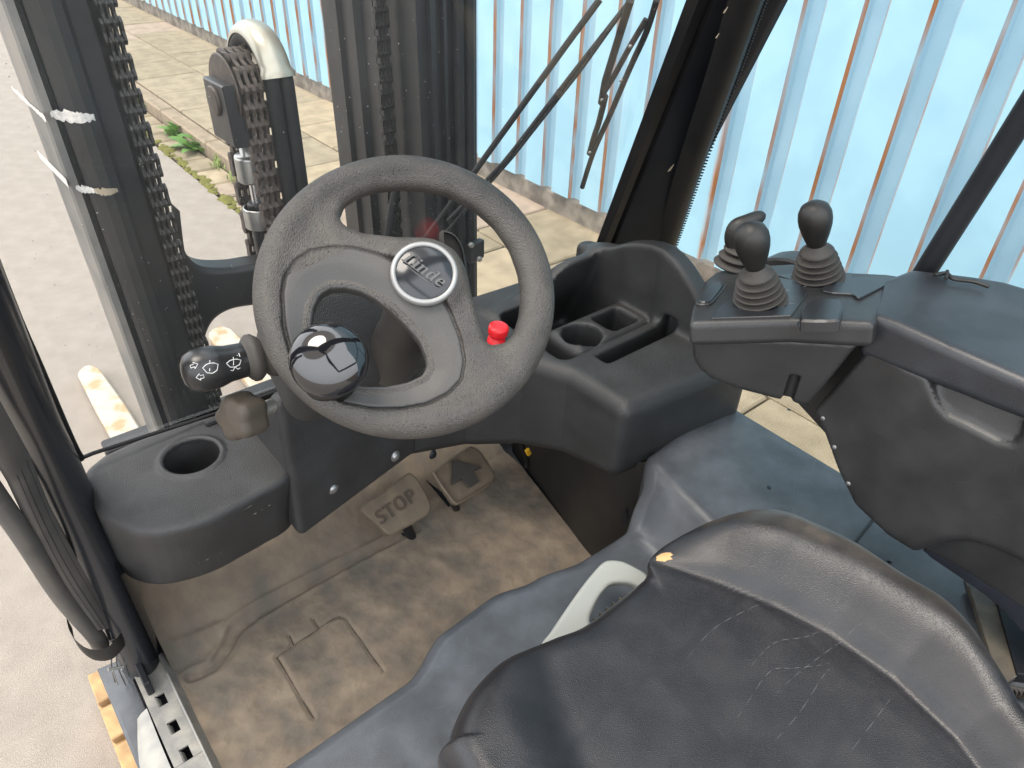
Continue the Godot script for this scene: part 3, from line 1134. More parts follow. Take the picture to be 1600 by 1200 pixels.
	tube(st, [fit + Vector3(0.02, 0.012, 0.02), fit + Vector3(0.045, 0.018, 0.03), fit + Vector3(0.062, 0.022, 0.035), fit + Vector3(0.066, 0.036, 0.036)], 0.0013, 6)
	obj("wire", st, M.zinc, G)
	st = S()
	lathe(st, [Vector2(0.0, -0.075), Vector2(0.019, -0.075), Vector2(0.022, -0.08), Vector2(0.023, -0.6), Vector2(0.0, -0.6)], fit, Vector3.UP, 24)
	obj("cylinder", st, M.mast, G)
	st = S()
	bev(st, fit + Vector3(0.075, -0.11, 0.02), Vector3(0.13, 0.045, 0.006), Basis(Vector3.UP, 0.1), 0.002)
	lathe(st, [Vector2(0.03, -0.086), Vector2(0.034, -0.088), Vector2(0.034, -0.13), Vector2(0.03, -0.132)], fit, Vector3.UP, 24)
	var cl: Vector3 = fit + Vector3(0.018, -0.112, 0.03)
	lathe(st, [Vector2(0.0, 0.01), Vector2(0.02, 0.01), Vector2(0.023, 0.007), Vector2(0.023, -0.01)], cl, Vector3(0.1, 0, 1), 24)
	obj("clamp", st, M.zinc, G)
	st = S()
	lathe(st, [Vector2(0.0, 0.012), Vector2(0.005, 0.012), Vector2(0.006, 0.018), Vector2(0.0105, 0.018), Vector2(0.0115, 0.015), Vector2(0.0115, 0.0)], cl, Vector3(0.1, 0, 1), 18)
	obj("bolt", st, M.chrome, G)
	st = S()
	bev(st, Vector3(gx + 0.03, 0.98, ax.z + 0.09), Vector3(0.1, 0.5, 0.012), Basis.IDENTITY, 0.003)
	obj("back_plate", st, M.mast, G)
	# red marker and bracket on the right rail, seen through the steering wheel
	st = S()
	bev(st, Vector3(1.019, 1.08, -1.36), Vector3(0.055, 0.05, 0.02), Basis(Vector3.UP, 0.2), 0.003)
	obj("hose_clamp", st, M.mast, f)
	for p in [Vector3(0.9941, 1.11, -1.345), Vector3(1.02, 1.064, -1.345)]:
		st = S()
		lathe(st, [Vector2(0.0, 0.008), Vector2(0.006, 0.008), Vector2(0.0068, 0.006), Vector2(0.0068, 0.0)], p, Vector3.BACK, 10)
		obj("bolt", st, M.zinc, f)

func strip(st: SurfaceTool, a: Vector3, b: Vector3, w: float, d: float, n: Vector3):
	var t := (b - a).normalized()
	var s := t.cross(n).normalized()
	bev(st, (a + b) * 0.5, Vector3(w, (b - a).length(), d), Basis(s, t, s.cross(t)), min(w, d) * 0.3)

func build_front(f: Node3D):
	var wn := Vector3(0, -0.4751, 0.8799)
	# windscreen pane with its rubber seal and the dust on it
	var st := S()
	var q := [Vector3(0.0405, 1.069, -1.139), Vector3(0.028, 1.513, -0.8998), Vector3(0.028, 2.1, -0.583), Vector3(1.10, 2.1, -0.583), Vector3(0.9521, 1.731, -0.782), Vector3(1.155, 1.169, -1.086), Vector3(1.04, 1.02, -1.166)]
	slab(st, q, wn * -0.006, 0.0)
	var ws := obj("windscreen", st, M.glass, f, "clear windscreen with specks of dust")
	var rg := RandomNumberGenerator.new()
	rg.seed = 99
	st = S()
	for i in 420:
		var x := rg.randf_range(0.06, 1.02)
		var y := rg.randf_range(1.07, 1.75)
		if rg.randf() < 0.6:
			x = rg.randf_range(0.05, 0.75)
		var c := Vector3(x, y, -1.15 + 0.54 * (y - 1.05)) + wn * 0.0006
		var r := rg.randf_range(0.0003, 0.0009)
		lathe(st, [Vector2(r, 0.0), Vector2(0.0, 0.0003)], c, wn, 6)
	var dm := mat(lin(0.45, 0.45, 0.43), 0.9)
	var du := obj("dust_specks", st, dm, ws)
	du.set_meta("kind", "stuff")
	# left front pillar: a fat rounded tube, then straight down to the sill
	st = S()
	var lp := [Vector3(-0.002, 2.2, -0.53), Vector3(-0.002, 1.6, -0.855), Vector3(-0.002, 1.3, -1.015), Vector3(-0.002, 1.16, -1.078), Vector3(-0.002, 1.06, -1.10), Vector3(0.0, 0.95, -1.105), Vector3(0.0, 0.8, -1.095), Vector3(-0.002, 0.62, -1.075)]
	lp = Array(smooth_line(lp, 6))
	var rr := []
	for p in lp:
		rr.append(lerpf(0.034, 0.037, smoothstep(1.25, 1.05, p.y)))
	tube(st, lp, rr, 24, true, 1.7, Vector3.BACK)
	obj("front_pillar", st, M.gloss_pillar, f, "glossy black left front pillar")
	st = S()
	var seal := [Vector3(0.0373, 1.068, -1.135), Vector3(0.0338, 1.129, -1.103), Vector3(0.0292, 1.338, -0.9899), Vector3(0.0263, 1.509, -0.8974), Vector3(0.03, 2.1, -0.575)]
	tube(st, Array(smooth_line(seal, 4)), 0.006, 8)
	tube(st, [Vector3(0.0374, 1.067, -1.137), Vector3(0.0572, 1.068, -1.137), Vector3(0.30, 1.044, -1.149), Vector3(0.6, 1.044, -1.149), Vector3(1.04, 1.044, -1.149)], 0.0035, 8)
	obj("windscreen_seal", st, M.hose, f)
	# rolled canvas door hanging outside the pillar, zip, strap and buckle
	var K := group_part("rolled_door", f, "dark canvas door rolled up along the left pillar")
	st = S()
	var rp := [Vector3(-0.075, 1.75, -0.72), Vector3(-0.074, 1.30, -0.93), Vector3(-0.0657, 1.092, -0.985), Vector3(-0.061, 0.9064, -1.03), Vector3(-0.0467, 0.7581, -1.06), Vector3(-0.0447, 0.7106, -1.065)]
	for i in rp.size():
		rp[i].x -= 0.006
	tube(st, Array(smooth_line(rp, 8)), 0.0145, 20, true, 1.2)
	obj("canvas_roll", st, M.canvas, K)
	st = S()
	var e0 := Array(smooth_line([Vector3(-0.0492, 1.202, -0.975), Vector3(-0.0535, 1.062, -1.01), Vector3(-0.0536, 0.9231, -1.04), Vector3(-0.0427, 0.7677, -1.065)], 8))
	var e1 := Array(smooth_line([Vector3(-0.0211, 1.226, -0.985), Vector3(-0.0268, 1.091, -1.02), Vector3(-0.0246, 0.9319, -1.05), Vector3(-0.0172, 0.7538, -1.07)], 8))
	var rows := []
	rows.append(PackedVector3Array([Vector3(-0.06, 1.62, -0.77), Vector3(-0.05, 1.625, -0.755), Vector3(-0.038, 1.63, -0.765), Vector3(-0.028, 1.635, -0.775)]))
	for i in e0.size():
		var a: Vector3 = e0[i]
		var b: Vector3 = e1[i]
		rows.append(PackedVector3Array([a + Vector3(-0.008, 0.0, 0.012), a + Vector3(0, 0.004, 0.02), a.lerp(b, 0.5) + Vector3(0, 0.003, 0.022), b + Vector3(0, 0, 0.012)]))
	grid(st, rows)
	obj("canvas_hem", st, M.canvas, K, "stitched canvas hem")
	st = S()
	for t in [0.2, 0.45, 0.8]:
		var line := []
		for i in e0.size():
			line.append(e0[i].lerp(e1[i], t) + Vector3(0, 0.004, 0.0235))
		tube(st, line, 0.0004, 5)
	obj("stitching", st, M.hose, K)
	st = S()
	tube(st, Array(smooth_line([Vector3(-0.03, 1.6, -0.80), Vector3(-0.0331, 1.278, -1), Vector3(-0.0318, 1.17, -1.03), Vector3(-0.0314, 1.035, -1.05), Vector3(-0.0269, 0.8902, -1.07), Vector3(-0.0216, 0.7762, -1.075), Vector3(-0.0209, 0.719, -1.075)], 8)), 0.0042, 10)
	obj("zip_cord", st, M.rubber, K)
	st = S()
	var sp := Array(smooth_line([Vector3(-0.0766, 0.7967, -1.07), Vector3(-0.0807, 0.7715, -1.05), Vector3(-0.0692, 0.7431, -1.03), Vector3(-0.0437, 0.7313, -1.02), Vector3(-0.0158, 0.7364, -1.03), Vector3(-0.0045, 0.7214, -1.06)], 6))
	rows = []
	for i in sp.size():
		var p: Vector3 = sp[i]
		rows.append(PackedVector3Array([p + Vector3(0, 0.018, 0), p + Vector3(0, 0, 0.002), p + Vector3(0, -0.016, 0)]))
	grid(st, rows)
	obj("strap", st, M.rubber_dark, K, "dark strap round the end of the canvas roll")
	st = S()
	for l in [[Vector3(-0.0274, 0.7525, -1.05), Vector3(-0.0345, 0.7109, -1.05), Vector3(-0.0493, 0.665, -1.05), Vector3(-0.0557, 0.6172, -1.05)], [Vector3(-0.0209, 0.758, -1.045), Vector3(-0.0234, 0.7164, -1.045), Vector3(-0.0399, 0.6722, -1.045), Vector3(-0.0428, 0.6022, -1.045)], [Vector3(-0.0344, 0.7321, -1.045), Vector3(-0.0223, 0.7289, -1.045), Vector3(-0.0185, 0.7101, -1.045)]]:
		tube(st, Array(smooth_line(l, 5)), 0.0013, 6)
	obj("string", st, M.canvas, K)
	st = S()
	tube(st, [Vector3(-0.0559, 0.6713, -1.04), Vector3(-0.0338, 0.6583, -1.04)], 0.0032, 10)
	tube(st, [Vector3(-0.0506, 0.6622, -1.04), Vector3(-0.0534, 0.6192, -1.04)], 0.0012, 6)
	tube(st, [Vector3(-0.0374, 0.6535, -1.04), Vector3(-0.0354, 0.6054, -1.04)], 0.0012, 6)
	obj("buckle", st, M.zinc, K)
	# right front pillar: seal, broad inner face, zipped canvas edge
	st = S()
	var off := 0.0
	var pts := [Vector3(1.176, 1.154, -1.094), Vector3(0.9834, 1.729, -0.7833)]
	var a0: Vector3 = pts[0]
	var a1: Vector3 = pts[1]
	var g := (a1 - a0).normalized()
	a0 -= g * 0.4
	a1 += g * 0.5
	var sec := [[0.0, 0.0], [0.006, 0.018], [0.024, 0.022], [0.028, 0.012], [0.034, 0.012], [0.036, 0.024]]
	rows = []
	for p in [a0, a1]:
		var r := PackedVector3Array()
		for s in sec:
			r.append(p + Vector3.RIGHT * s[0] + wn * s[1])
		rows.append(r)
	for k in sec.size() - 1:
		flat(st, [rows[0][k], rows[0][k + 1], rows[1][k + 1], rows[1][k]], (rows[1][k] - rows[0][k]).cross(rows[0][k + 1] - rows[0][k]).normalized() * (1.0 if (rows[1][k] - rows[0][k]).cross(rows[0][k + 1] - rows[0][k]).dot(Vector3(-1, 0.5, 1)) > 0 else -1.0))
	obj("windscreen_seal", st, M.hose, f)
	st = S()
	rows = []
	for i in 2:
		var p: Vector3 = a0 if i == 0 else a1
		var r := PackedVector3Array()
		for s in [[0.036, 0.004], [0.036, 0.022], [0.040, 0.026], [0.062, 0.042], [0.105, 0.07], [0.118, 0.078], [0.132, 0.084], [0.148, 0.07], [0.158, 0.02], [0.158, 0.0]]:
			r.append(p + Vector3.RIGHT * s[0] + wn * s[1])
		rows.append(r)
	var fine_rows := []
	for i in 12:
		var r := PackedVector3Array()
		for k in rows[0].size():
			r.append(rows[0][k].lerp(rows[1][k], i / 11.0))
		fine_rows.append(r)
	grid(st, fine_rows)
	obj("front_pillar", st, M.steel_black, f, "broad black right front pillar with scuffs")
	st = S()
	rows = []
	var zl := Array(smooth_line([Vector3(1.45, 0.9429, -1.094), Vector3(1.321, 1.183, -0.9644), Vector3(1.194, 1.404, -0.8452), Vector3(1.085, 1.607, -0.7358), Vector3(1.009, 1.743, -0.6619), Vector3(0.958, 1.847, -0.606), Vector3(0.9121, 1.939, -0.5561)], 6))
	for i in zl.size():
		var p: Vector3 = zl[i]
		rows.append(PackedVector3Array([p + Vector3(-0.05, 0, 0) - wn * 0.03, p + Vector3(-0.045, 0, 0) - wn * 0.002, p + Vector3(-0.02, 0, 0) + wn * 0.004, p + Vector3(-0.004, 0, 0), p + Vector3(0.004, 0, 0) - wn * 0.05]))
	grid(st, rows)
	obj("canvas_edge", st, M.hose, f, "black canvas edge of the right pillar")
	var zt := S()
	for i in 150:
		var t := i / 150.0 * (zl.size() - 2)
		var p: Vector3 = zl[int(t)].lerp(zl[int(t) + 1], t - int(t))
		bev(zt, p, Vector3(0.005, 0.0024, 0.004), Basis.IDENTITY, 0.0005)
	var zo := obj("zip_teeth", zt, M.hose, f)
	zo.set_meta("kind", "stuff")
	# scratches of bare paint
	st = S()
	for c in [[Vector3(1.114, 1.413, -0.8686), 0.012], [Vector3(0.9358, 1.73, -0.678), 0.006], [Vector3(0.9606, 1.692, -0.7012), 0.005]]:
		var o: Vector3 = c[0]
		slab(st, [o, o + g * c[1] * 0.8 + Vector3(c[1] * 0.3, 0, 0), o + g * c[1] * 1.6 + Vector3(c[1] * 0.9, 0, 0), o + Vector3(c[1] * 0.7, 0, 0)], wn * -0.0005)
	obj("paint_chip", st, M.chalk_brown, f)
	# overhead guard: frame and bars of the roof above the driver
	var roof := group_part("overhead_guard", f, "black roof frame with bars above the cab")
	st = S()
	for x in [0.0, 1.18]:
		tube(st, [Vector3(x, 2.18, -0.56), Vector3(x, 2.2, 0.75)], 0.035, 14)
	obj("roof_rail", st, M.steel_black, roof)
	for k in 2:
		st = S()
		bev(st, Vector3(0.59, 2.2, -0.52 + k * 1.25), Vector3(1.14, 0.05, 0.14), Basis.IDENTITY, 0.004)
		obj("roof_bar", st, M.steel_black, roof)
	# rear right bar
	st = S()
	var b0: Vector3 = Vector3(1.15, 1.362, -0.3789)
	var b1: Vector3 = Vector3(1.15, 1.659, -0.3297)
	tube(st, [b0 - (b1 - b0) * 0.6, b0, b1, b1 + (b1 - b0) * 1.5], 0.0165, 20)
	obj("rear_bar", st, M.steel_black, f, "slim black bar behind the armrest")
	# wiper: two arms and a linkage of blades, on the outside of the screen
	var wo := -0.02
	var W := group_part("wiper", f, "black windscreen wiper with double arm")
	for l in [[Vector3(0.6477, 1.303, -1.048), Vector3(0.7186, 1.467, -0.959), Vector3(0.803, 1.674, -0.8472), Vector3(0.8301, 1.736, -0.8139), 0.0052], [Vector3(0.7058, 1.359, -1.023), Vector3(0.7865, 1.472, -0.9617), Vector3(0.8563, 1.628, -0.8778), Vector3(0.9039, 1.729, -0.823), 0.0036], [Vector3(0.7009, 1.322, -1.038), Vector3(0.7934, 1.478, -0.953), Vector3(0.8617, 1.628, -0.8718), Vector3(0.8911, 1.714, -0.8253), 0.003]]:
		st = S()
		var p := []
		for i in 4:
			p.append(l[i])
		tube(st, p, l[4], 10)
		obj("wiper_arm", st, M.hose, W)
	st = S()
	for l in [[Vector3(0.7817, 1.464, -0.9641), Vector3(0.7931, 1.487, -0.9513)], [Vector3(0.8313, 1.57, -0.9066), Vector3(0.8401, 1.594, -0.8939)], [Vector3(0.8709, 1.653, -0.8616), Vector3(0.8795, 1.678, -0.8486)]]:
		tube(st, l, 0.0052, 10)
	obj("wiper_sleeve", st, M.hose, W)
	st = S()
	tube(st, [Vector3(0.8828, 1.733, -0.8038), Vector3(0.922, 1.603, -0.8742), Vector3(0.9422, 1.56, -0.8972)], 0.0065, 8)
	tube(st, Array(smooth_line([Vector3(0.9301, 1.575, -0.8871), Vector3(0.9352, 1.611, -0.8678), Vector3(0.936, 1.66, -0.8412), Vector3(0.9401, 1.701, -0.8189)], 4)), 0.005, 8)
	tube(st, Array(smooth_line([Vector3(0.9403, 1.573, -0.888), Vector3(0.9608, 1.52, -0.9164), Vector3(0.9713, 1.486, -0.9353), Vector3(0.9844, 1.448, -0.9555)], 4)), 0.0055, 8)
	obj("wiper_bridge", st, M.hose, W)
	st = S()
	tube(st, Array(smooth_line([Vector3(1.012, 1.365, -0.9933), Vector3(0.9842, 1.456, -0.9444), Vector3(0.971, 1.539, -0.8993), Vector3(0.9561, 1.624, -0.8539), Vector3(0.948, 1.682, -0.8224), Vector3(0.9311, 1.731, -0.7959)], 4)), 0.0052, 8)
	obj("wiper_blade", st, M.hose, W)
	st = S()
	for c in [Vector3(0.9197, 1.573, -0.8765), Vector3(0.9665, 1.459, -0.9385), Vector3(0.9195, 1.664, -0.8277), Vector3(0.9431, 1.604, -0.8598)]:
		lathe(st, [Vector2(0.0, 0.003), Vector2(0.003, 0.002), Vector2(0.0034, 0.0)], c, wn, 8)
	obj("rivet", st, M.zinc, W)

# ---------------------------------------------------------------- floor, pedals, sill
func seg_d(p: Vector2, a: Vector2, b: Vector2) -> float:
	var e := b - a
	return (p - a - e * clampf((p - a).dot(e) / e.length_squared(), 0.0, 1.0)).length()

func line_d(p: Vector2, l: Array) -> float:
	var d := 1e9
	for i in l.size() - 1:
		d = minf(d, seg_d(p, l[i], l[i + 1]))
	return d

func build_floor(f: Node3D):
	var A := [Vector2(0.061, -0.9732), Vector2(0.079, -0.9693), Vector2(0.1021, -0.9684), Vector2(0.1317, -0.9894), Vector2(0.1646, -1.019), Vector2(0.2123, -1.03), Vector2(0.3132, -1.034), Vector2(0.4531, -1.036), Vector2(0.6016, -1.03)]
	var A2 := [Vector2(0.0616, -1.062), Vector2(0.0913, -1.058), Vector2(0.1422, -1.056), Vector2(0.2253, -1.06), Vector2(0.3285, -1.065), Vector2(0.4716, -1.069), Vector2(0.6296, -1.073)]
	var cut := [Vector2(0.2023, -0.7558), Vector2(0.2034, -0.9138), Vector2(0.2148, -0.9155), Vector2(0.3313, -0.926), Vector2(0.3446, -0.9235), Vector2(0.3519, -0.91), Vector2(0.3498, -0.7607)]
	var t1 := [Vector2(0.2413, -0.9203), Vector2(0.2443, -0.9439)]
	var t2 := [Vector2(0.2978, -0.925), Vector2(0.2995, -0.9507)]
	var st := S()
	var rows := []
	var nse := FastNoiseLite.new()
	nse.seed = 12
	nse.frequency = 6.0
	var n := 150
	var m := 190
	for i in n + 1:
		var z := lerpf(-0.52, -1.30, float(i) / n)
		var row := PackedVector3Array()
		for j in m + 1:
			var xr := 0.875 + clampf((-z - 0.75) * 0.2, 0.0, 0.06)
			var x := lerpf(0.036, xr, float(j) / m)
			var p := Vector2(x, z)
			var y := 0.62
			var fold := -1.0 - 0.13 * (x - 0.05)
			y += maxf(0.0, smin(fold - z, 0.4, 0.02) * 0.55 + 0.0) if z < fold else 0.0
			if x < 0.75 and z > -1.2:
				var da := line_d(p, A)
				if da < 0.03:
					y -= 0.006 * smoothstep(0.017, 0.007, da) - 0.003 * smoothstep(0.026, 0.017, da) * smoothstep(0.010, 0.017, da)
				var db := line_d(p, A2)
				if db < 0.03:
					y -= 0.005 * smoothstep(0.013, 0.005, db)
				if line_d(p, cut) < 0.006 or line_d(p, t1) < 0.005 or line_d(p, t2) < 0.005:
					var dc := minf(line_d(p, cut), minf(line_d(p, t1), line_d(p, t2)))
					y -= 0.004 * smoothstep(0.0042, 0.0018, dc)
			y += 0.0018 * nse.get_noise_2d(x * 4.0, z * 4.0) + 0.0008 * nse.get_noise_2d(x * 22.0, z * 22.0)
			row.append(Vector3(x, y, z))
		rows.append(row)
	grid(st, rows)
	obj("floor_mat", st, M.floor_mat, f, "rubber floor mat covered in dried brown mud")
	st = S()
	bev(st, Vector3(0.47, 0.55, -0.55), Vector3(0.9, 0.08, 1.5), Basis.IDENTITY, 0.004)
	obj("floor_plate", st, M.steel_black, f)
	st = S()
	for l in [cut, t1, t2]:
		var p := []
		for q in l:
			p.append(Vector3(q.x, 0.6158, q.y))
		tube(st, p, 0.0016, 6)
	obj("hatch_seam", st, M.groove, f, "square cut line of a floor hatch")
	st = S()
	bev(st, Vector3(0.57, 0.32, -0.3), Vector3(1.05, 0.36, 1.9), Basis.IDENTITY, 0.02)
	obj("chassis", st, M.steel_black, f)
	# pedal slots and pedals
	st = S()
	for q in [[Vector3(0.5658, 0.6106, -1.041), Vector3(0.5908, 0.6108, -1.042), Vector3(0.6022, 0.5906, -1.001), Vector3(0.5773, 0.5905, -1.001)], [Vector3(0.6883, 0.6504, -1.121), Vector3(0.7074, 0.629, -1.078), Vector3(0.7312, 0.6032, -1.026), Vector3(0.7047, 0.602, -1.024)]]:
		var pp := []
		for p in q:
			pp.append(p + Vector3(0, 0.008, 0.004))
		slab(st, pp, Vector3(0, -0.002, 0))
	obj("pedal_slot", st, M.gloss, f)
	var stop := round_poly([Vector3(0.4834, 0.7343, -1.046), Vector3(0.4971, 0.7442, -1.058), Vector3(0.5448, 0.7476, -1.061), Vector3(0.6083, 0.7563, -1.071), Vector3(0.6228, 0.7529, -1.067), Vector3(0.6298, 0.7379, -1.05), Vector3(0.6314, 0.7053, -1.013), Vector3(0.6246, 0.6926, -0.9988), Vector3(0.6041, 0.6865, -0.992), Vector3(0.5268, 0.6862, -0.9916), Vector3(0.51, 0.6898, -0.9957), Vector3(0.5028, 0.7034, -1.011)], 4)
	st = S()
	slab(st, stop, Vector3(0, -0.012, -0.011), 0.0035)
	var bp := obj("brake_pedal", st, M.pedal, f, "muddy brake pedal with raised letters STOP")
	st = S()
	tube(st, [Vector3(0.5648, 0.6939, -1.033), Vector3(0.5837, 0.5952, -1.01)], 0.012, 10)
	obj("pedal_arm", st, M.gloss, bp)
	var tm := TextMesh.new()
	var fo := SystemFont.new()
	fo.font_names = PackedStringArray(["Droid Sans"])
	fo.font_weight = 700
	tm.font = fo
	tm.text = "STOP"
	tm.font_size = 64
	tm.pixel_size = 0.00068
	tm.depth = 0.004
	var pn := Vector3(0, 0.7507, 0.6607)
	var pa: Vector3 = Vector3(0.5002, 0.7104, -1.019)
	var pb: Vector3 = Vector3(0.6285, 0.7211, -1.031)
	var dx: Vector3 = (pb - pa).normalized()
	var word := obj("raised_letters", tm, M.pedal_dark, bp)
	word.transform = Transform3D(Basis(dx, pn.cross(dx), pn), Vector3(0.555, 0.7203, -1.03) + pn * 0.0018)
	var acc := round_poly([Vector3(0.6621, 0.7485, -1.038), Vector3(0.6744, 0.754, -1.045), Vector3(0.7659, 0.7622, -1.056), Vector3(0.7882, 0.7581, -1.051), Vector3(0.798, 0.7451, -1.033), Vector3(0.8017, 0.7129, -0.9905), Vector3(0.7934, 0.7028, -0.9771), Vector3(0.7751, 0.6999, -0.9732), Vector3(0.6911, 0.6973, -0.9698), Vector3(0.6757, 0.6999, -0.9733), Vector3(0.6699, 0.7086, -0.9848)], 4)
	st = S()
	slab(st, acc, Vector3(0, -0.012, -0.009), 0.004)
	var ap := obj("accelerator_pedal", st, M.pedal, f, "muddy accelerator pedal with a raised arrow")
	st = S()
	var arrow := [Vector3(0.722, 0.7565, -1.047), Vector3(0.7794, 0.7282, -1.009), Vector3(0.7549, 0.73, -1.011), Vector3(0.7545, 0.7127, -0.9883), Vector3(0.7251, 0.7111, -0.9862), Vector3(0.7188, 0.727, -1.007), Vector3(0.6886, 0.7257, -1.006)]
	slab(st, arrow, Vector3(0, -0.003, -0.002), 0.0008)
	obj("raised_arrow", st, M.rubber, ap)
	st = S()
	tube(st, [Vector3(0.6813, 0.7011, -1.011), Vector3(0.7191, 0.6028, -1.026)], 0.01, 10)
	obj("pedal_arm", st, M.gloss, ap)
	# dark side panel right of the floor, with a yellow tag behind it
	st = S()
	patch(st, [[Vector3(0.965, 0.60, -1.12), Vector3(0.90, 0.60, -0.86), Vector3(0.868, 0.60, -0.70), Vector3(0.895, 0.60, -0.60)], [Vector3(0.95, 0.80, -1.12), Vector3(0.89, 0.80, -0.86), Vector3(0.862, 0.80, -0.70), Vector3(0.892, 0.80, -0.605)], [Vector3(0.93, 0.98, -1.12), Vector3(0.88, 0.98, -0.86), Vector3(0.86, 0.96, -0.70), Vector3(0.89, 0.96, -0.61)]], 6, 4)
	obj("side_panel", st, M.rubber_dark, f, "dark scuffed side panel right of the floor mat")
	st = S()
	tube(st, Array(smooth_line([Vector3(0.8726, 0.7789, -0.98), Vector3(0.8803, 0.7448, -0.98), Vector3(0.8945, 0.7063, -0.98), Vector3(0.8915, 0.6869, -0.98)], 4)), 0.006, 8)
	obj("cable", st, M.hose, f)
	st = S()
	bev(st, Vector3(0.8721, 0.7647, -0.955), Vector3(0.012, 0.022, 0.008), Basis(Vector3(0, 0, 1), 0.4), 0.002)
	obj("cable_tag", st, M.yellow, f, "small yellow cable tag")
	# sill: dark step lip, galvanised plate with three slots, inner flange
	st = S()
	slab(st, [Vector3(-0.0761, 0.6, -1.119), Vector3(-0.024, 0.6, -1.112), Vector3(-0.0021, 0.6, -0.9339), Vector3(-0.0094, 0.6, -0.7034), Vector3(-0.0866, 0.6, -0.7164), Vector3(-0.0735, 0.6, -0.8723)], Vector3(0, -0.06, 0), 0.006)
	obj("step_edge", st, M.hood, f, "blue grey step edge below the sill")
	var sx := [Vector3(0.0039, 0.64, -1.067), Vector3(0.0236, 0.64, -1.069), Vector3(0.0308, 0.64, -0.7581), Vector3(-0.0025, 0.64, -0.7844)]
	st = S()
	var bx0 := 0.0
	# plate built as bars between the slots so that the slots are open
	var zs := [-1.05, -0.9492, -0.8848, -0.8243, -0.70]
	var slot_l := 0.026
	var xa := -0.024
	var xb := 0.028
	var yv := 0.632
	var zc := -1.035
	for k in 3:
		var zk: float = zs[k + 1]
		bev(st, Vector3((xa + xb) * 0.5, yv, (zc + zk - slot_l * 0.5) * 0.5), Vector3(xb - xa, 0.004, zk - slot_l * 0.5 - zc), Basis.IDENTITY, 0.0001)
		bev(st, Vector3(xa + 0.008, yv, zk), Vector3(0.016, 0.004, slot_l), Basis.IDENTITY, 0.0001)
		bev(st, Vector3((xb + xa + 0.032) * 0.5, yv, zk), Vector3(xb - xa - 0.032, 0.004, slot_l), Basis.IDENTITY, 0.0001)
		bev(st, Vector3(xa + 0.018, yv - 0.006, zk), Vector3(0.005, 0.012, slot_l * 0.9), Basis(Vector3.FORWARD, -0.4), 0.001)
		zc = zk + slot_l * 0.5
	bev(st, Vector3((xa + xb) * 0.5, yv, (zc - 0.4) * 0.5), Vector3(xb - xa, 0.004, -0.4 - zc), Basis.IDENTITY, 0.001)
	bev(st, Vector3(xb + 0.004, yv - 0.004, -0.72), Vector3(0.004, 0.03, 0.66), Basis(Vector3.FORWARD, -0.5), 0.001)
	var ch := S()
	bev(ch, Vector3(0.0, 0.596, -0.72), Vector3(0.062, 0.012, 0.66), Basis.IDENTITY, 0.002)
	obj("sill_channel", ch, M.gloss, f)
	obj("sill_plate", st, M.sill, f, "galvanised sill plate with three slots")
	st = S()
	patch(st, [[Vector3(-0.026, 0.632, -0.95), Vector3(-0.028, 0.632, -0.85), Vector3(-0.028, 0.632, -0.7), Vector3(-0.028, 0.632, -0.4)], [Vector3(-0.038, 0.626, -0.95), Vector3(-0.055, 0.618, -0.85), Vector3(-0.05, 0.618, -0.7), Vector3(-0.05, 0.618, -0.4)], [Vector3(-0.046, 0.618, -0.95), Vector3(-0.072, 0.606, -0.85), Vector3(-0.065, 0.608, -0.7), Vector3(-0.06, 0.606, -0.4)]], 5, 3)
	obj("sill_cover", st, M.sill, f)
	st = S()
	bev(st, Vector3(-0.010, 0.645, -1.03), Vector3(0.012, 0.05, 0.12), Basis(Vector3.UP, 0.0), 0.002)
	obj("door_guide", st, M.steel_black, f)
	# dark lower wall under the left box
	st = S()
	patch(st, [[Vector3(0.025, 0.6, -0.99), Vector3(0.03, 0.6, -1.1), Vector3(0.06, 0.6, -1.3)], [Vector3(0.02, 0.9, -0.99), Vector3(0.025, 0.9, -1.1), Vector3(0.06, 0.9, -1.3)]], 5, 3)
	obj("kick_panel", st, M.plastic_dark, f)
	st = S()
	bev(st, Vector3(0.6, 0.57, -1.29), Vector3(1.2, 0.46, 0.02), Basis.IDENTITY, 0.003)
	obj("front_bulkhead", st, M.steel_black, f)

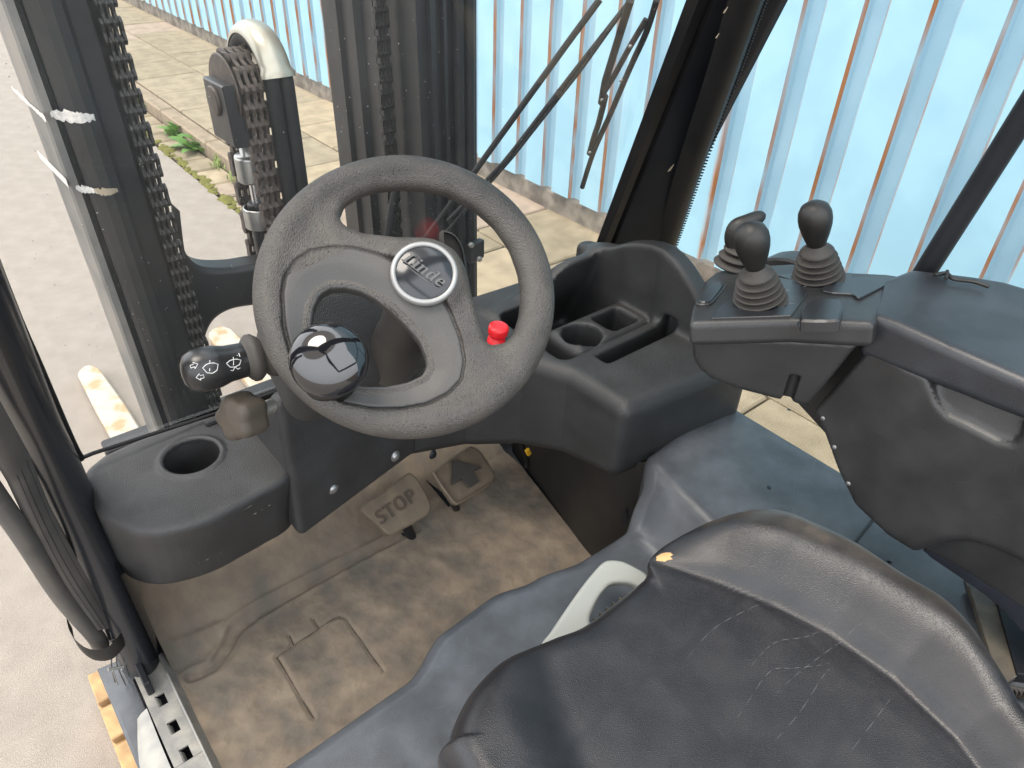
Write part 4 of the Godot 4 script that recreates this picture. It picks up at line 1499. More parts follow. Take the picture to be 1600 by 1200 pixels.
# ---------------------------------------------------------------- dashboard
func build_dash(f: Node3D):
	# left box with the cup holder
	var plan := PackedVector2Array([Vector2(0.082, -1.135), Vector2(0.288, -1.128), Vector2(0.290, -1.04), Vector2(0.288, -0.957), Vector2(0.25, -0.945), Vector2(0.20, -0.940), Vector2(0.15, -0.938), Vector2(0.095, -0.96), Vector2(0.066, -1.01), Vector2(0.06, -1.07)])
	var f_plan := field(smooth2(plan))
	var cup: Vector3 = Vector3(0.1887, 1.04, -1.065)
	var cr_ := 0.0465
	var fbox := func(p: Vector3) -> float:
		var t := (1.04 - p.y) * 0.36
		var d := f_plan.at(Vector2(p.x, p.z + t * smoothstep(-1.15, -0.95, p.z))) - 0.034
		var b := ext(d, maxf(p.y - 1.04, 0.850 - p.y), 0.018)
		var q := Vector2(p.x - cup.x, p.z - cup.z).length()
		b = smax(b, -maxf(q - cr_, 0.965 - p.y), 0.008)
		var ring := sqrt((q - cr_ - 0.004) * (q - cr_ - 0.004) + (p.y - 1.0405) * (p.y - 1.0405)) - 0.005
		return smin(b, ring, 0.006)
	var box := obj("storage_box", nets(fbox, Vector3(0.0, 0.83, -1.20), Vector3(0.36, 1.07, -0.86), 0.0045), M.plastic, f, "dark moulded box with round cup holder left of the steering column")
	var st := S()
	lathe(st, [Vector2(0.0, 0.0015), Vector2(0.003, 0.001), Vector2(0.0036, 0.0)], Vector3(0.1841, 0.966, -1.141), Vector3.UP, 10)
	obj("drain_hole", st, M.gloss, box)
	st = S()
	bev(st, Vector3(0.2676, 1.045, -1.134), Vector3(0.06, 0.012, 0.012), Basis(Vector3.UP, 0.02), 0.003)
	obj("clip", st, M.plastic, box)
	# scratches scored into the front of the box
	st = S()
	for l in [[(Vector3(0.1322, 1.012, -0.925)), (Vector3(0.2283, 1.018, -0.925))], [(Vector3(0.2245, 0.9856, -0.93)), (Vector3(0.2644, 0.9867, -0.93))], [(Vector3(0.1304, 0.9086, -0.955)), (Vector3(0.1725, 0.9172, -0.945))]]:
		var p := []
		for i in 10:
			var c: Vector3 = (l[0] as Vector3).lerp(l[1], i / 9.0)
			var zz := -0.80
			while fbox.call(Vector3(c.x, c.y, zz)) > 0.0 and zz > -1.1:
				zz -= 0.001
			p.append(Vector3(c.x, c.y + 0.001 * sin(i * 2.1), zz - 0.0002))
		tube(st, p, 0.0007, 5)
	obj("scratch", st, M.print_dim, box)
	# steering column cover
	var WC := Vector3(0.392000, 1.486000, -0.638000)
	var WN := Vector3(0.000000, 0.716866, 0.697211)
	var WB := Vector3(0.000000, 0.697211, -0.716866)
	var cplan := PackedVector2Array([Vector2(0.312, -0.945), Vector2(0.588, -1.012), Vector2(0.588, -1.17), Vector2(0.312, -1.17)])
	var f_cplan := field(cplan)
	var fcol := func(p: Vector3) -> float:
		var lean := (p.y - 0.885) * 0.06
		var d := ext(f_cplan.at(Vector2(p.x, p.z - lean)) - 0.012, maxf((p.y - 1.20 + maxf(-0.94 - p.z, 0.0) * 1.1) * 0.7, 0.874 - p.y), 0.012)
		var r := p - WC
		var l := Vector3(r.x, r.dot(WB), r.dot(WN))
		var bb := sbox(l, Vector3(0.0, 0.02, -0.245), Vector3(0.108, 0.08, 0.09), 0.035)
		var res := smin(d, bb, 0.07)
		return res
	var cc := obj("column_cover", nets(fcol, Vector3(0.22, 0.855, -1.2), Vector3(0.64, 1.50, -0.60), 0.006), M.plastic, f, "dark cover of the steering column")
	for s in [Vector3(0.384, 0.9406, -0.9493), Vector3(0.5375, 0.9118, -0.9846)]:
		var zz: Vector3 = s
		st = S()
		lathe(st, [Vector2(0.0, 0.006), Vector2(0.005, 0.0055), Vector2(0.0075, 0.003), Vector2(0.008, 0.0), Vector2(0.012, -0.001)], zz + Vector3(0, 0, 0.003), Vector3(0.2, 0.1, 1), 16)
		obj("cover_screw", st, M.zinc_mid, cc)
	# column tube under the wheel hub
	st = S()
	var hub := Vector3(0.422, 1.490, -0.665)
	lathe(st, [Vector2(0.027, 0.0), Vector2(0.031, -0.03), Vector2(0.0325, -0.115), Vector2(0.0345, -0.117), Vector2(0.0355, -0.15), Vector2(0.035, -0.19)], hub, Vector3(0.07, 0.909, 0.41), 36)
	obj("column_tube", st, M.rubber, f, "grey steering column sleeve")
	# right console with the open tray
	var base := PackedVector2Array([Vector2(0.59, -1.14), Vector2(1.12, -1.11), Vector2(1.118, -0.63), Vector2(0.848, -0.672), Vector2(0.842, -0.80), Vector2(0.80, -0.90), Vector2(0.715, -0.985), Vector2(0.60, -1.03)])
	var f_base := field(smooth2(base, 1))
	var side_rim := [[-1.08, 1.185], [-1.0, 1.203], [-0.93, 1.242], [-0.86, 1.262], [-0.81, 1.255], [-0.755, 1.22], [-0.70, 1.165], [-0.635, 1.108]]
	var fcon := func(p: Vector3) -> float:
		var yb := 0.858 + clampf((p.z + 0.96) / 0.32, 0.0, 1.0) * 0.072
		var top := 1.107
		var d := ext(f_base.at(Vector2(p.x, p.z)) - 0.026, maxf(p.y - top, yb - p.y), 0.028)
		# raised rim at the back and on the right
		var lean := 0.54 * (p.y - 1.1)
		var rimtop := 1.115 + 0.075 * smoothstep(0.89, 1.03, p.x)
		var rimside := lerp_line(side_rim, p.z)
		var back := ext(ext(absf(p.x - 0.985) - 0.165, absf(p.z + 1.055 - lean) - 0.028, 0.024), maxf(p.y - rimtop, 0.95 - p.y), 0.012)
		var right := ext(ext(absf(p.x - 1.122) - 0.024, absf(p.z + 0.86) - 0.23, 0.02), maxf((p.y - rimside) * 0.85, 0.95 - p.y), 0.012)
		d = smin(d, smin(back, right, 0.03), 0.02)
		var tray := sbox(Vector3(p.x, p.y, p.z - lean * smoothstep(-0.95, -1.05, p.z)), Vector3(0.968, 1.17, -0.935), Vector3(0.132, 0.20, 0.105), 0.02)
		d = smax(d, -tray, 0.008)
		# cup block inside the tray
		var blk := sbox(p, Vector3(1.0, 1.02, -0.888), Vector3(0.118, 0.085, 0.055), 0.022)
		var c1 := maxf(Vector2(p.x - 0.938, (p.z + 0.884)).length() - 0.041, 1.0 - p.y)
		var c2 := sbox(p, Vector3(1.037, 1.10, -0.886), Vector3(0.041, 0.09, 0.032), 0.012)
		d = smin(d, smax(smax(blk, -c1, 0.008), -c2, 0.008), 0.006)
		var slot := sbox(p, Vector3(1.012, 1.09, -0.79), Vector3(0.112, 0.04, 0.018), 0.008)
		return smax(d, -slot, 0.006)
	obj("dash_console", nets(fcon, Vector3(0.55, 0.84, -1.19), Vector3(1.18, 1.28, -0.58), 0.006), M.console, f, "dark dashboard console with an open tray and cup holders right of the wheel")
	st = S()
	lathe(st, [Vector2(0.0, 0.006), Vector2(0.006, 0.006), Vector2(0.009, 0.003), Vector2(0.011, 0.0)], Vector3(0.6273, 0.8668, -0.985), Vector3(0.3, 0.1, 1), 16)
	obj("console_screw", st, M.steel_black, f)
	# red button
	st = S()
	var rb: Vector3 = Vector3(0.7717, 1.108, -0.9589)
	lathe(st, [Vector2(0.0, 0.042), Vector2(0.008, 0.0415), Vector2(0.016, 0.0405), Vector2(0.0195, 0.038), Vector2(0.0205, 0.034), Vector2(0.0205, 0.024), Vector2(0.019, 0.021), Vector2(0.014, 0.018), Vector2(0.0135, 0.012), Vector2(0.018, 0.008), Vector2(0.0185, 0.0)], rb, Vector3(0.06, 1, 0.15), 28)
	obj("emergency_button", st, M.red, f, "red emergency push button on the dashboard")
	# stalk with printed signs
	st = S()
	var s0: Vector3 = Vector3(0.2545, 1.369, -0.7958)
	var s1: Vector3 = Vector3(0.1577, 1.377, -0.8013)
	var sd := (s1 - s0).normalized()
	var sl := s0.distance_to(s1)
	lathe(st, [Vector2(0.0, 0.0), Vector2(0.021, 0.0), Vector2(0.0225, sl * 0.30), Vector2(0.0232, sl * 0.44), Vector2(0.0266, sl * 0.57), Vector2(0.0262, sl * 0.575), Vector2(0.0268, sl * 0.585), Vector2(0.0278, sl * 0.7), Vector2(0.0268, sl * 0.83), Vector2(0.022, sl * 0.93), Vector2(0.014, sl * 0.98), Vector2(0.006, sl * 0.997), Vector2(0.0, sl)], s0, sd, 36)
	var stalk := obj("stalk_switch", st, M.stalk, f, "black indicator and wiper stalk with printed signs")
	st = S()
	lathe(st, [Vector2(0.018, -0.022), Vector2(0.028, -0.02), Vector2(0.0305, -0.013), Vector2(0.028, -0.005), Vector2(0.022, -0.002), Vector2(0.026, 0.002), Vector2(0.0305, 0.008), Vector2(0.0305, 0.014), Vector2(0.027, 0.018), Vector2(0.022, 0.022), Vector2(0.0215, 0.026)], s0, sd, 32)
	obj("boot", st, M.rubber, stalk)
	# printed signs: thin strokes on the stalk
	var eye := (Vector3(0, 1.9, 0) - (s0 + s1) * 0.5).normalized()
	var up := (eye - sd * eye.dot(sd)).normalized()
	var sid := up.cross(sd).normalized()
	st = S()
	var signs := [
		[0.875, -0.30, 0.0085, [[[0, 0.5], [0.5, 0.0], [0, -0.5], [0, -0.22], [-0.45, -0.22], [-0.45, 0.22], [0, 0.22], [0, 0.5]]]],
		[0.845, 0.30, 0.0085, [[[0, 0.5], [-0.5, 0.0], [0, -0.5], [0, -0.22], [0.45, -0.22], [0.45, 0.22], [0, 0.22], [0, 0.5]]]],
		[0.70, 0.0, 0.013, [[[-0.7, -0.15], [-0.45, 0.35], [0.0, 0.5], [0.45, 0.35], [0.7, -0.15], [0.35, -0.35], [0, -0.4], [-0.35, -0.35], [-0.7, -0.15]], [[0.1, -0.65], [-0.2, 0.25]]]],
		[0.41, 0.05, 0.013, [[[-0.7, -0.15], [-0.45, 0.3], [0.0, 0.42], [0.45, 0.3], [0.7, -0.15], [0.35, -0.35], [0, -0.4], [-0.35, -0.35], [-0.7, -0.15]], [[0.1, -0.65], [-0.1, 0.2]], [[0.0, 0.42], [-0.25, 0.75], [-0.45, 0.65]], [[0.0, 0.42], [0.25, 0.75], [0.45, 0.65]], [[0.5, -0.75], [0.9, -0.75]], [[0.7, -0.95], [0.7, -0.55]]]]]
	for s in signs:
		for l in s[3]:
			var p := []
			for q in l:
				var along: float = sl * s[0] - q[0] * s[2]
				var ang: float = s[1] + (q[1] * s[2]) / 0.026
				var rad := 0.0
				var pr := [[0.30, 0.0225], [0.44, 0.0232], [0.57, 0.0266], [0.7, 0.0278], [0.83, 0.0268], [0.93, 0.022], [1.0, 0.0]]
				for i in pr.size() - 1:
					if along / sl >= pr[i][0] and along / sl <= pr[i + 1][0]:
						rad = lerpf(pr[i][1], pr[i + 1][1], (along / sl - pr[i][0]) / (pr[i + 1][0] - pr[i][0]))
				p.append(s0 + sd * along + (up * cos(ang) + sid * sin(ang)) * (rad + 0.0001))
			tube(st, p, 0.00055, 5)
	obj("printed_signs", st, M.print, stalk)
	# star shaped clamp knob on a threaded bolt
	var k0: Vector3 = Vector3(0.2506, 1.297, -0.7837)
	var k1: Vector3 = Vector3(0.1948, 1.315, -0.762)
	var kd := (k1 - k0).normalized()
	st = S()
	var kl := k0.distance_to(k1)
	lathe(st, [Vector2(0.0, kl * 0.42), Vector2(0.02, kl * 0.42), Vector2(0.026, kl * 0.48), Vector2(0.0285, kl * 0.62), Vector2(0.0285, kl * 0.95), Vector2(0.026, kl * 1.08), Vector2(0.018, kl * 1.14), Vector2(0.0, kl * 1.15)], k0, kd, 60, 5, 0.1)
	var kn := obj("clamp_knob", st, M.rubber_brown, f, "dusty star shaped clamp knob on the column")
	st = S()
	var th := []
	for i in 17:
		th.append(Vector2(0.0085 if i % 2 == 0 else 0.0098, kl * 0.5 * i / 16.0 - 0.002))
	lathe(st, th, k0, kd, 16)
	obj("bolt", st, M.zinc, kn)
	# paddle lever right of the hub
	var q0 := round_poly([Vector3(0.5089, 1.488, -0.753), Vector3(0.5151, 1.49, -0.7528), Vector3(0.5257, 1.484, -0.7444), Vector3(0.5295, 1.469, -0.7323), Vector3(0.5244, 1.445, -0.7169), Vector3(0.5147, 1.409, -0.6952), Vector3(0.4959, 1.403, -0.6988), Vector3(0.5012, 1.433, -0.7172), Vector3(0.5017, 1.462, -0.7377)], 3)
	st = S()
	slab(st, q0, Vector3(0.004, -0.009, -0.012), 0.003)
	obj("direction_lever", st, M.rubber, f, "grey paddle lever behind the wheel hub")

# ---------------------------------------------------------------- steering wheel
func build_wheel(f: Node3D):
	var WC := Vector3(0.395400, 1.477800, -0.658500)
	var WN := Vector3(-0.300293, 0.758186, 0.578773)
	var WB := Vector3(0.000000, 0.606777, -0.794872)
	var wheel := group_part("steering_wheel", f, "worn grey steering wheel with spinner knob")
	wheel.transform = Transform3D(Basis(Vector3(0.953847, 0.238695, 0.182211), WB, WN), WC)
	var o1 := PackedVector2Array([Vector2(-0.0295, 0.1182), Vector2(-0.0182, 0.1295), Vector2(0.0028, 0.1347), Vector2(0.0252, 0.1319), Vector2(0.0488, 0.1242), Vector2(0.0766, 0.1105), Vector2(0.1016, 0.0908), Vector2(0.1217, 0.0615), Vector2(0.1333, 0.0297), Vector2(0.1365, -0.0036), Vector2(0.1301, -0.0377), Vector2(0.1205, -0.0624), Vector2(0.1035, -0.0867), Vector2(0.0845, -0.1041), Vector2(0.0697, -0.1073), Vector2(0.0549, -0.1024), Vector2(0.0521, -0.095), Vector2(0.0558, -0.0756), Vector2(0.0619, -0.0483), Vector2(0.0682, -0.0225), Vector2(0.072, -0.0025), Vector2(0.0708, 0.02), Vector2(0.0544, 0.0417), Vector2(0.0341, 0.0557), Vector2(0.0084, 0.0721), Vector2(-0.0146, 0.0865), Vector2(-0.0273, 0.0997), Vector2(-0.0312, 0.1099)])
	var f_o1 := field(o1)
	var o2 := PackedVector2Array([Vector2(-0.1289, -0.0096), Vector2(-0.1176, 0.0119), Vector2(-0.1078, 0.0277), Vector2(-0.0943, 0.0392), Vector2(-0.0796, 0.0411), Vector2(-0.0637, 0.0341), Vector2(-0.05, 0.0222), Vector2(-0.0384, 0.006), Vector2(-0.029, -0.0144), Vector2(-0.0217, -0.039), Vector2(-0.0171, -0.0622), Vector2(-0.0191, -0.0819), Vector2(-0.0235, -0.0934), Vector2(-0.0337, -0.1002), Vector2(-0.053, -0.0995), Vector2(-0.0757, -0.0932), Vector2(-0.0961, -0.0828), Vector2(-0.1145, -0.069), Vector2(-0.1288, -0.0534), Vector2(-0.1335, -0.0342)])
	var f_o2 := field(o2)
	var trim := PackedVector2Array([Vector2(-0.1312, 0.0558), Vector2(-0.1197, 0.0725), Vector2(-0.1013, 0.0862), Vector2(-0.0804, 0.0903), Vector2(-0.0574, 0.0847), Vector2(-0.0341, 0.0727), Vector2(-0.0134, 0.0551), Vector2(0.0029, 0.0349), Vector2(0.0231, 0.0091), Vector2(0.0301, -0.0226), Vector2(0.0303, -0.0509), Vector2(0.0263, -0.0803), Vector2(0.0174, -0.1068), Vector2(0.0031, -0.1252), Vector2(-0.0185, -0.1326), Vector2(-0.0445, -0.1325), Vector2(-0.0726, -0.1246), Vector2(-0.1026, -0.109), Vector2(-0.1247, -0.091), Vector2(-0.1435, -0.0666), Vector2(-0.1518, -0.0395), Vector2(-0.1521, -0.0113), Vector2(-0.146, 0.019)])
	var f_trim := field(trim)
	var hc := Vector2(0.0232, 0.0055)
	var body := func(p: Vector3) -> float:
		var r := Vector2(p.x, p.y)
		var q := r.length()
		var d := Vector2(q - 0.1595, p.z * 0.95).length() - 0.0165
		if q < 0.165:
			var w := maxf(q - 0.158, maxf(-f_o1.at(r), -f_o2.at(r)))
			var dt := f_trim.at(r)
			var sink := 0.0
			var pl := ext(w, absf(p.z - 0.0) - 0.0125, 0.010)
			d = smin(d, pl, 0.016)
			var hd := (r - hc).length()
			d = smin(d, ext(hd - 0.0425, absf(p.z - 0.003) - 0.0165, 0.006), 0.02)
			# seat of the smooth inlay, with a narrow groove round it
			d = smax(d, -maxf(dt - 0.001, 0.0085 - p.z), 0.002)
		return d
	# grip worn dark and smooth at the top and right, dust left on the spokes and the lower rim
	var rim_arr := nets(body, Vector3(-0.185, -0.185, -0.03), Vector3(0.185, 0.185, 0.03), 0.003).surface_get_arrays(0)
	var rim_cols := PackedColorArray()
	var wear := FastNoiseLite.new()
	wear.seed = 21
	wear.frequency = 22.0
	for v in rim_arr[Mesh.ARRAY_VERTEX]:
		var ang := atan2(v.y, v.x)
		var worn := smoothstep(-0.5, 0.5, ang) * smoothstep(2.5, 1.5, ang) * smoothstep(0.135, 0.15, Vector2(v.x, v.y).length())
		worn = clampf(worn * 0.85 + 0.35 * wear.get_noise_3dv(v), 0.0, 1.0)
		rim_cols.append(Color(0.074, 0.069, 0.064).lerp(Color(0.026, 0.026, 0.027), worn))
	rim_arr[Mesh.ARRAY_COLOR] = rim_cols
	var rim_mesh := ArrayMesh.new()
	rim_mesh.add_surface_from_arrays(Mesh.PRIMITIVE_TRIANGLES, rim_arr)
	obj("rim", rim_mesh, M.wheel, wheel, "grained rim and spokes")
	var inlay := func(p: Vector3) -> float:
		var r := Vector2(p.x, p.y)
		var a := f_trim.at(r) + 0.0016
		var b := -f_o2.at(r)
		var dip := 0.006 * smoothstep(0.03, 0.0, -b)
		return ext(maxf(a, b - 0.0012), absf(p.z - (0.0005 - dip * 0.5)) - (0.0128 - dip * 0.5), 0.003)
	obj("inlay", nets(inlay, Vector3(-0.165, -0.16, -0.016), Vector3(0.10, 0.06, 0.018), 0.0026), M.wheel_trim, wheel, "smooth grey inlay panel")
	var st := S()
	var hub3 := Vector3(hc.x, hc.y, 0.0)
	lathe(st, [Vector2(0.0328, 0.0215), Vector2(0.0335, 0.0238), Vector2(0.0360, 0.0246), Vector2(0.0385, 0.0232), Vector2(0.0393, 0.0205), Vector2(0.0393, 0.017)], hub3, Vector3.BACK, 64)
	obj("badge_ring", st, M.ring, wheel, "silver badge ring")
	st = S()
	lathe(st, [Vector2(0.0, 0.0272), Vector2(0.010, 0.0268), Vector2(0.02, 0.0256), Vector2(0.028, 0.0238), Vector2(0.0332, 0.0218)], hub3, Vector3.BACK, 48)
	obj("badge", st, M.badge, wheel, "round black badge with script lettering")
	var tm := TextMesh.new()
	var fo := SystemFont.new()
	fo.font_names = PackedStringArray(["Droid Serif"])
	fo.font_italic = true
	fo.font_weight = 700
	tm.font = fo
	tm.text = "Linde"
	tm.font_size = 64
	tm.pixel_size = 0.00030
	tm.depth = 0.002
	var ta := Vector2(0.0174, 0.0218)
	var tb := Vector2(0.0364, -0.0179)
	var tx := (tb - ta).normalized()
	var bx := Vector3(tx.x, tx.y, 0)
	var by := Vector3(-tx.y, tx.x, 0)
	var t := obj("lettering", tm, M.letter, wheel)
	t.transform = Transform3D(Basis(bx, by + bx * 0.25, Vector3.BACK), hub3 + Vector3(0, 0, 0.0272) + by * 0.001)
	st = S()
	tube(st, [hub3 + Vector3(0, 0, 0.0264) + bx * -0.019 - by * 0.0075, hub3 + Vector3(0, 0, 0.0267) - by * 0.0085, hub3 + Vector3(0, 0, 0.0262) + bx * 0.016 - by * 0.0075], [0.0005, 0.001, 0.0004], 6)
	tube(st, Array(smooth_line([hub3 + Vector3(0, 0, 0.0252) + bx * -0.022 + by * 0.003, hub3 + Vector3(0, 0, 0.0254) + bx * -0.023 + by * 0.008, hub3 + Vector3(0, 0, 0.0256) + bx * -0.018 + by * 0.0105, hub3 + Vector3(0, 0, 0.026) + bx * -0.013 + by * 0.009], 4)), 0.0007, 6)
	obj("swash", st, M.letter, wheel)
	# spinner knob
	var kp := Vector2(-0.1203, -0.0495)
	var k3 := Vector3(kp.x, kp.y, 0.0)
	st = S()
	lathe(st, [Vector2(0.0, 0.078), Vector2(0.010, 0.0775), Vector2(0.02, 0.0755), Vector2(0.03, 0.0715), Vector2(0.0375, 0.0655), Vector2(0.0412, 0.0585), Vector2(0.0415, 0.052), Vector2(0.0385, 0.042), Vector2(0.033, 0.036), Vector2(0.0285, 0.033), Vector2(0.026, 0.029), Vector2(0.026, 0.014), Vector2(0.024, 0.0)], k3, Vector3.BACK, 64)
	var kn := obj("spinner_knob", st, M.knob, wheel, "shiny black spinner knob")
	st = S()
	lathe(st, [Vector2(0.0275, 0.031), Vector2(0.0285, 0.029), Vector2(0.0285, 0.018), Vector2(0.031, 0.014), Vector2(0.031, 0.006)], k3 + Vector3(-0.006, -0.006, 0), Vector3.BACK, 40)
	obj("knob_base", st, M.rubber_dark, wheel)

# ---------------------------------------------------------------- hood, seat, armrest
func lerp_table(t: Array, x: float) -> float:
	if x <= t[0][0]:
		return t[0][1]
	for i in t.size() - 1:
		if x <= t[i + 1][0]:
			var k: float = (x - t[i][0]) / (t[i + 1][0] - t[i][0])
			k = k * k * (3.0 - 2.0 * k)
			return lerpf(t[i][1], t[i + 1][1], k)
	return t[t.size() - 1][1]

func lerp_line(t: Array, x: float) -> float:
	var n := t.size()
	if x <= t[0][0]:
		return t[0][1]
	for i in n - 1:
		if x <= t[i + 1][0]:
			var k: float = (x - t[i][0]) / (t[i + 1][0] - t[i][0])
			var a: float = t[max(i - 1, 0)][1]
			var b: float = t[i][1]
			var c: float = t[i + 1][1]
			var d: float = t[min(i + 2, n - 1)][1]
			return 0.5 * (2.0 * b + (c - a) * k + (2.0 * a - 5.0 * b + 4.0 * c - d) * k * k + (3.0 * b - a - 3.0 * c + d) * k * k * k)
	return t[n - 1][1]

func build_hood(f: Node3D):
	var zf := [[-0.06, -0.575], [0.1, -0.58], [0.30, -0.583], [0.40, -0.622], [0.5, -0.626], [0.58, -0.606], [0.68, -0.584], [0.78, -0.578], [0.84, -0.60], [0.90, -0.64], [1.0, -0.648], [1.2, -0.648]]
	var hy := [[-0.06, 0.868], [0.30, 0.872], [0.70, 0.885], [0.79, 0.892], [0.885, 0.978], [1.0, 0.986], [1.12, 0.986]]
	var st := S()
	var rows := []
	var nx := 110
	for i in nx + 1:
		var x := lerpf(-0.06, 1.15, float(i) / nx)
		var xx := x
		var row := PackedVector3Array()
		var side := smoothstep(1.125, 1.15, x)
		var z0 := lerp_table(zf, x)
		var R := 0.032
		var pts := []
		var top0 := lerp_table(hy, x)
		for k in 6:
			pts.append(Vector2(z0 - 0.012 * (1.0 - k / 5.0) * 0.0 + 0.0, lerpf(0.60, top0 - R, k / 5.0)))
		for k in range(1, 9):
			var a := PI * 0.5 * k / 8.0
			pts.append(Vector2(z0 + R - R * cos(a), top0 - R + R * sin(a)))
		for k in range(1, 41):
			pts.append(Vector2(lerpf(z0 + R, 0.45, k / 40.0), -1.0))
		for p in pts:
			var y: float = p.y
			if y < 0.0:
				# the side bulge leans inwards towards the back
				var sh := clampf((p.x + 0.62) * 0.16, 0.0, 0.05)
				y = lerp_table(hy, x + sh)
			y -= side * side * 0.03
			row.append(Vector3(x, y, p.x))
		rows.append(row)
	var r2 := PackedVector3Array()
	for p in rows[nx]:
		r2.append(Vector3(1.152, 0.5, p.z))
	rows.append(r2)
	var r0 := PackedVector3Array()
	for p in rows[0]:
		r0.append(Vector3(-0.066, 0.5, p.z))
	rows.push_front(r0)
	grid(st, rows)
	obj("hood", st, M.hood, f, "smooth blue grey hood under the seat with raised right wing")
	st = S()
	for c in [Vector3(0.9875, 0.9875, -0.4301), Vector3(0.9976, 0.9875, -0.2063), Vector3(1.217, 0.9875, -0.5413)]:
		st = S()
		lathe(st, [Vector2(0.0, 0.0006), Vector2(0.0034, 0.0004), Vector2(0.004, 0.0)], c, Vector3.UP, 10)
		obj("screw_hole", st, M.gloss, f)
	st = S()
	tube(st, Array(smooth_line([Vector3(1.074, 0.9885, -0.273), Vector3(0.9995, 0.9885, -0.2641), Vector3(0.9298, 0.9885, -0.2558), Vector3(0.8798, 0.9885, -0.2506)], 4)), 0.0022, 6)
	obj("hood_seam", st, M.rubber_dark, f)
	st = S()
	slab(st, round_poly([Vector3(0.8227, 0.871, -0.6201), Vector3(0.8268, 0.8767, -0.6165), Vector3(0.8268, 0.8559, -0.6095), Vector3(0.8227, 0.8403, -0.6099), Vector3(0.8203, 0.8493, -0.616)], 3), Vector3(0.01, 0, -0.003), 0.0)
	obj("slot", st, M.gloss, f)
	# bracket, spring and wires right of the seat
	st = S()
	slab(st, [Vector3(1.038, 1, -0.102), Vector3(1.044, 1, -0.0641), Vector3(0.9347, 1, 0.0116), Vector3(0.8961, 1, 0.0034)], Vector3(0, -0.01, 0), 0.001)
	slab(st, [Vector3(1.057, 0.99, -0.1122), Vector3(1.052, 0.99, -0.1001), Vector3(0.9055, 0.99, 0.0054), Vector3(0.8972, 0.99, 0.0037)], Vector3(0, -0.03, 0), 0.001)
	obj("seat_bracket", st, M.bracket, f, "dusty metal bracket beside the seat")
	st = S()
	slab(st, [Vector3(1.041, 1.005, -0.0647), Vector3(1.037, 1.005, 0.0122), Vector3(0.9573, 1.005, 0.0407), Vector3(0.9302, 1.005, 0.0096)], Vector3(0, -0.02, 0), 0.001)
	obj("seat_rail", st, M.steel_black, f)
	st = S()
	var hp := []
	var ha: Vector3 = Vector3(0.8907, 1, 0.0039)
	var hb: Vector3 = Vector3(0.9206, 1, 0.044)
	for i in 120:
		var t := i / 119.0
		var a := t * TAU * 9.0
		hp.append(ha.lerp(hb, t) + Vector3(0.3, 0.0, 1.0).normalized() * cos(a) * 0.0085 + Vector3.UP * sin(a) * 0.0085)
	tube(st, hp, 0.0024, 6)
	obj("spring_sleeve", st, M.rubber, f, "ribbed cable sleeve beside the seat")
	st = S()
	tube(st, Array(smooth_line([Vector3(0.8843, 1, 0.0131), Vector3(0.8718, 1, 0.023), Vector3(0.8683, 1, 0.0373), Vector3(0.883, 1, 0.0578)], 5)), 0.006, 10)
	tube(st, Array(smooth_line([Vector3(0.8675, 0.97, 0.0436), Vector3(0.8883, 0.97, 0.0453), Vector3(0.9055, 0.97, 0.0622)], 5)), 0.008, 10)
	obj("cable", st, M.rubber_dark, f)

var seat_right: Array
var seat_left: Array

func side_d(p: Vector2, l: Array) -> float:
	# signed distance to an open line, positive on the side its left hand points to
	var best := 1e9
	var sg := 1.0
	for i in l.size() - 1:
		var d := seg_d(p, l[i], l[i + 1])
		if d < best:
			best = d
			var e: Vector2 = l[i + 1] - l[i]
			sg = -signf(e.cross(p - l[i]))
	return best * sg

func seat_y(x: float, z: float) -> float:
	var p := Vector2(x, z)
	var y := 1.046
	var dr := side_d(p, seat_right)
	y += (0.060 * smoothstep(-0.012, 0.085, dr) + 0.008 * smoothstep(-0.004, 0.02, dr)) * smoothstep(-0.48, -0.26, z + (x - 0.66) * 0.3)
	y -= 0.0035 * exp(-pow(dr / 0.007, 2.0))
	var dl := side_d(p, seat_left)
	y += 0.024 * smoothstep(-0.02, 0.07, dl)
	y -= 0.0025 * exp(-pow((dl - 0.002) / 0.02, 2.0))
	# the middle sags a little
	y -= 0.012 * exp(-(pow((x - 0.55) / 0.16, 2.0) + pow((z + 0.08) / 0.2, 2.0)))
	return y

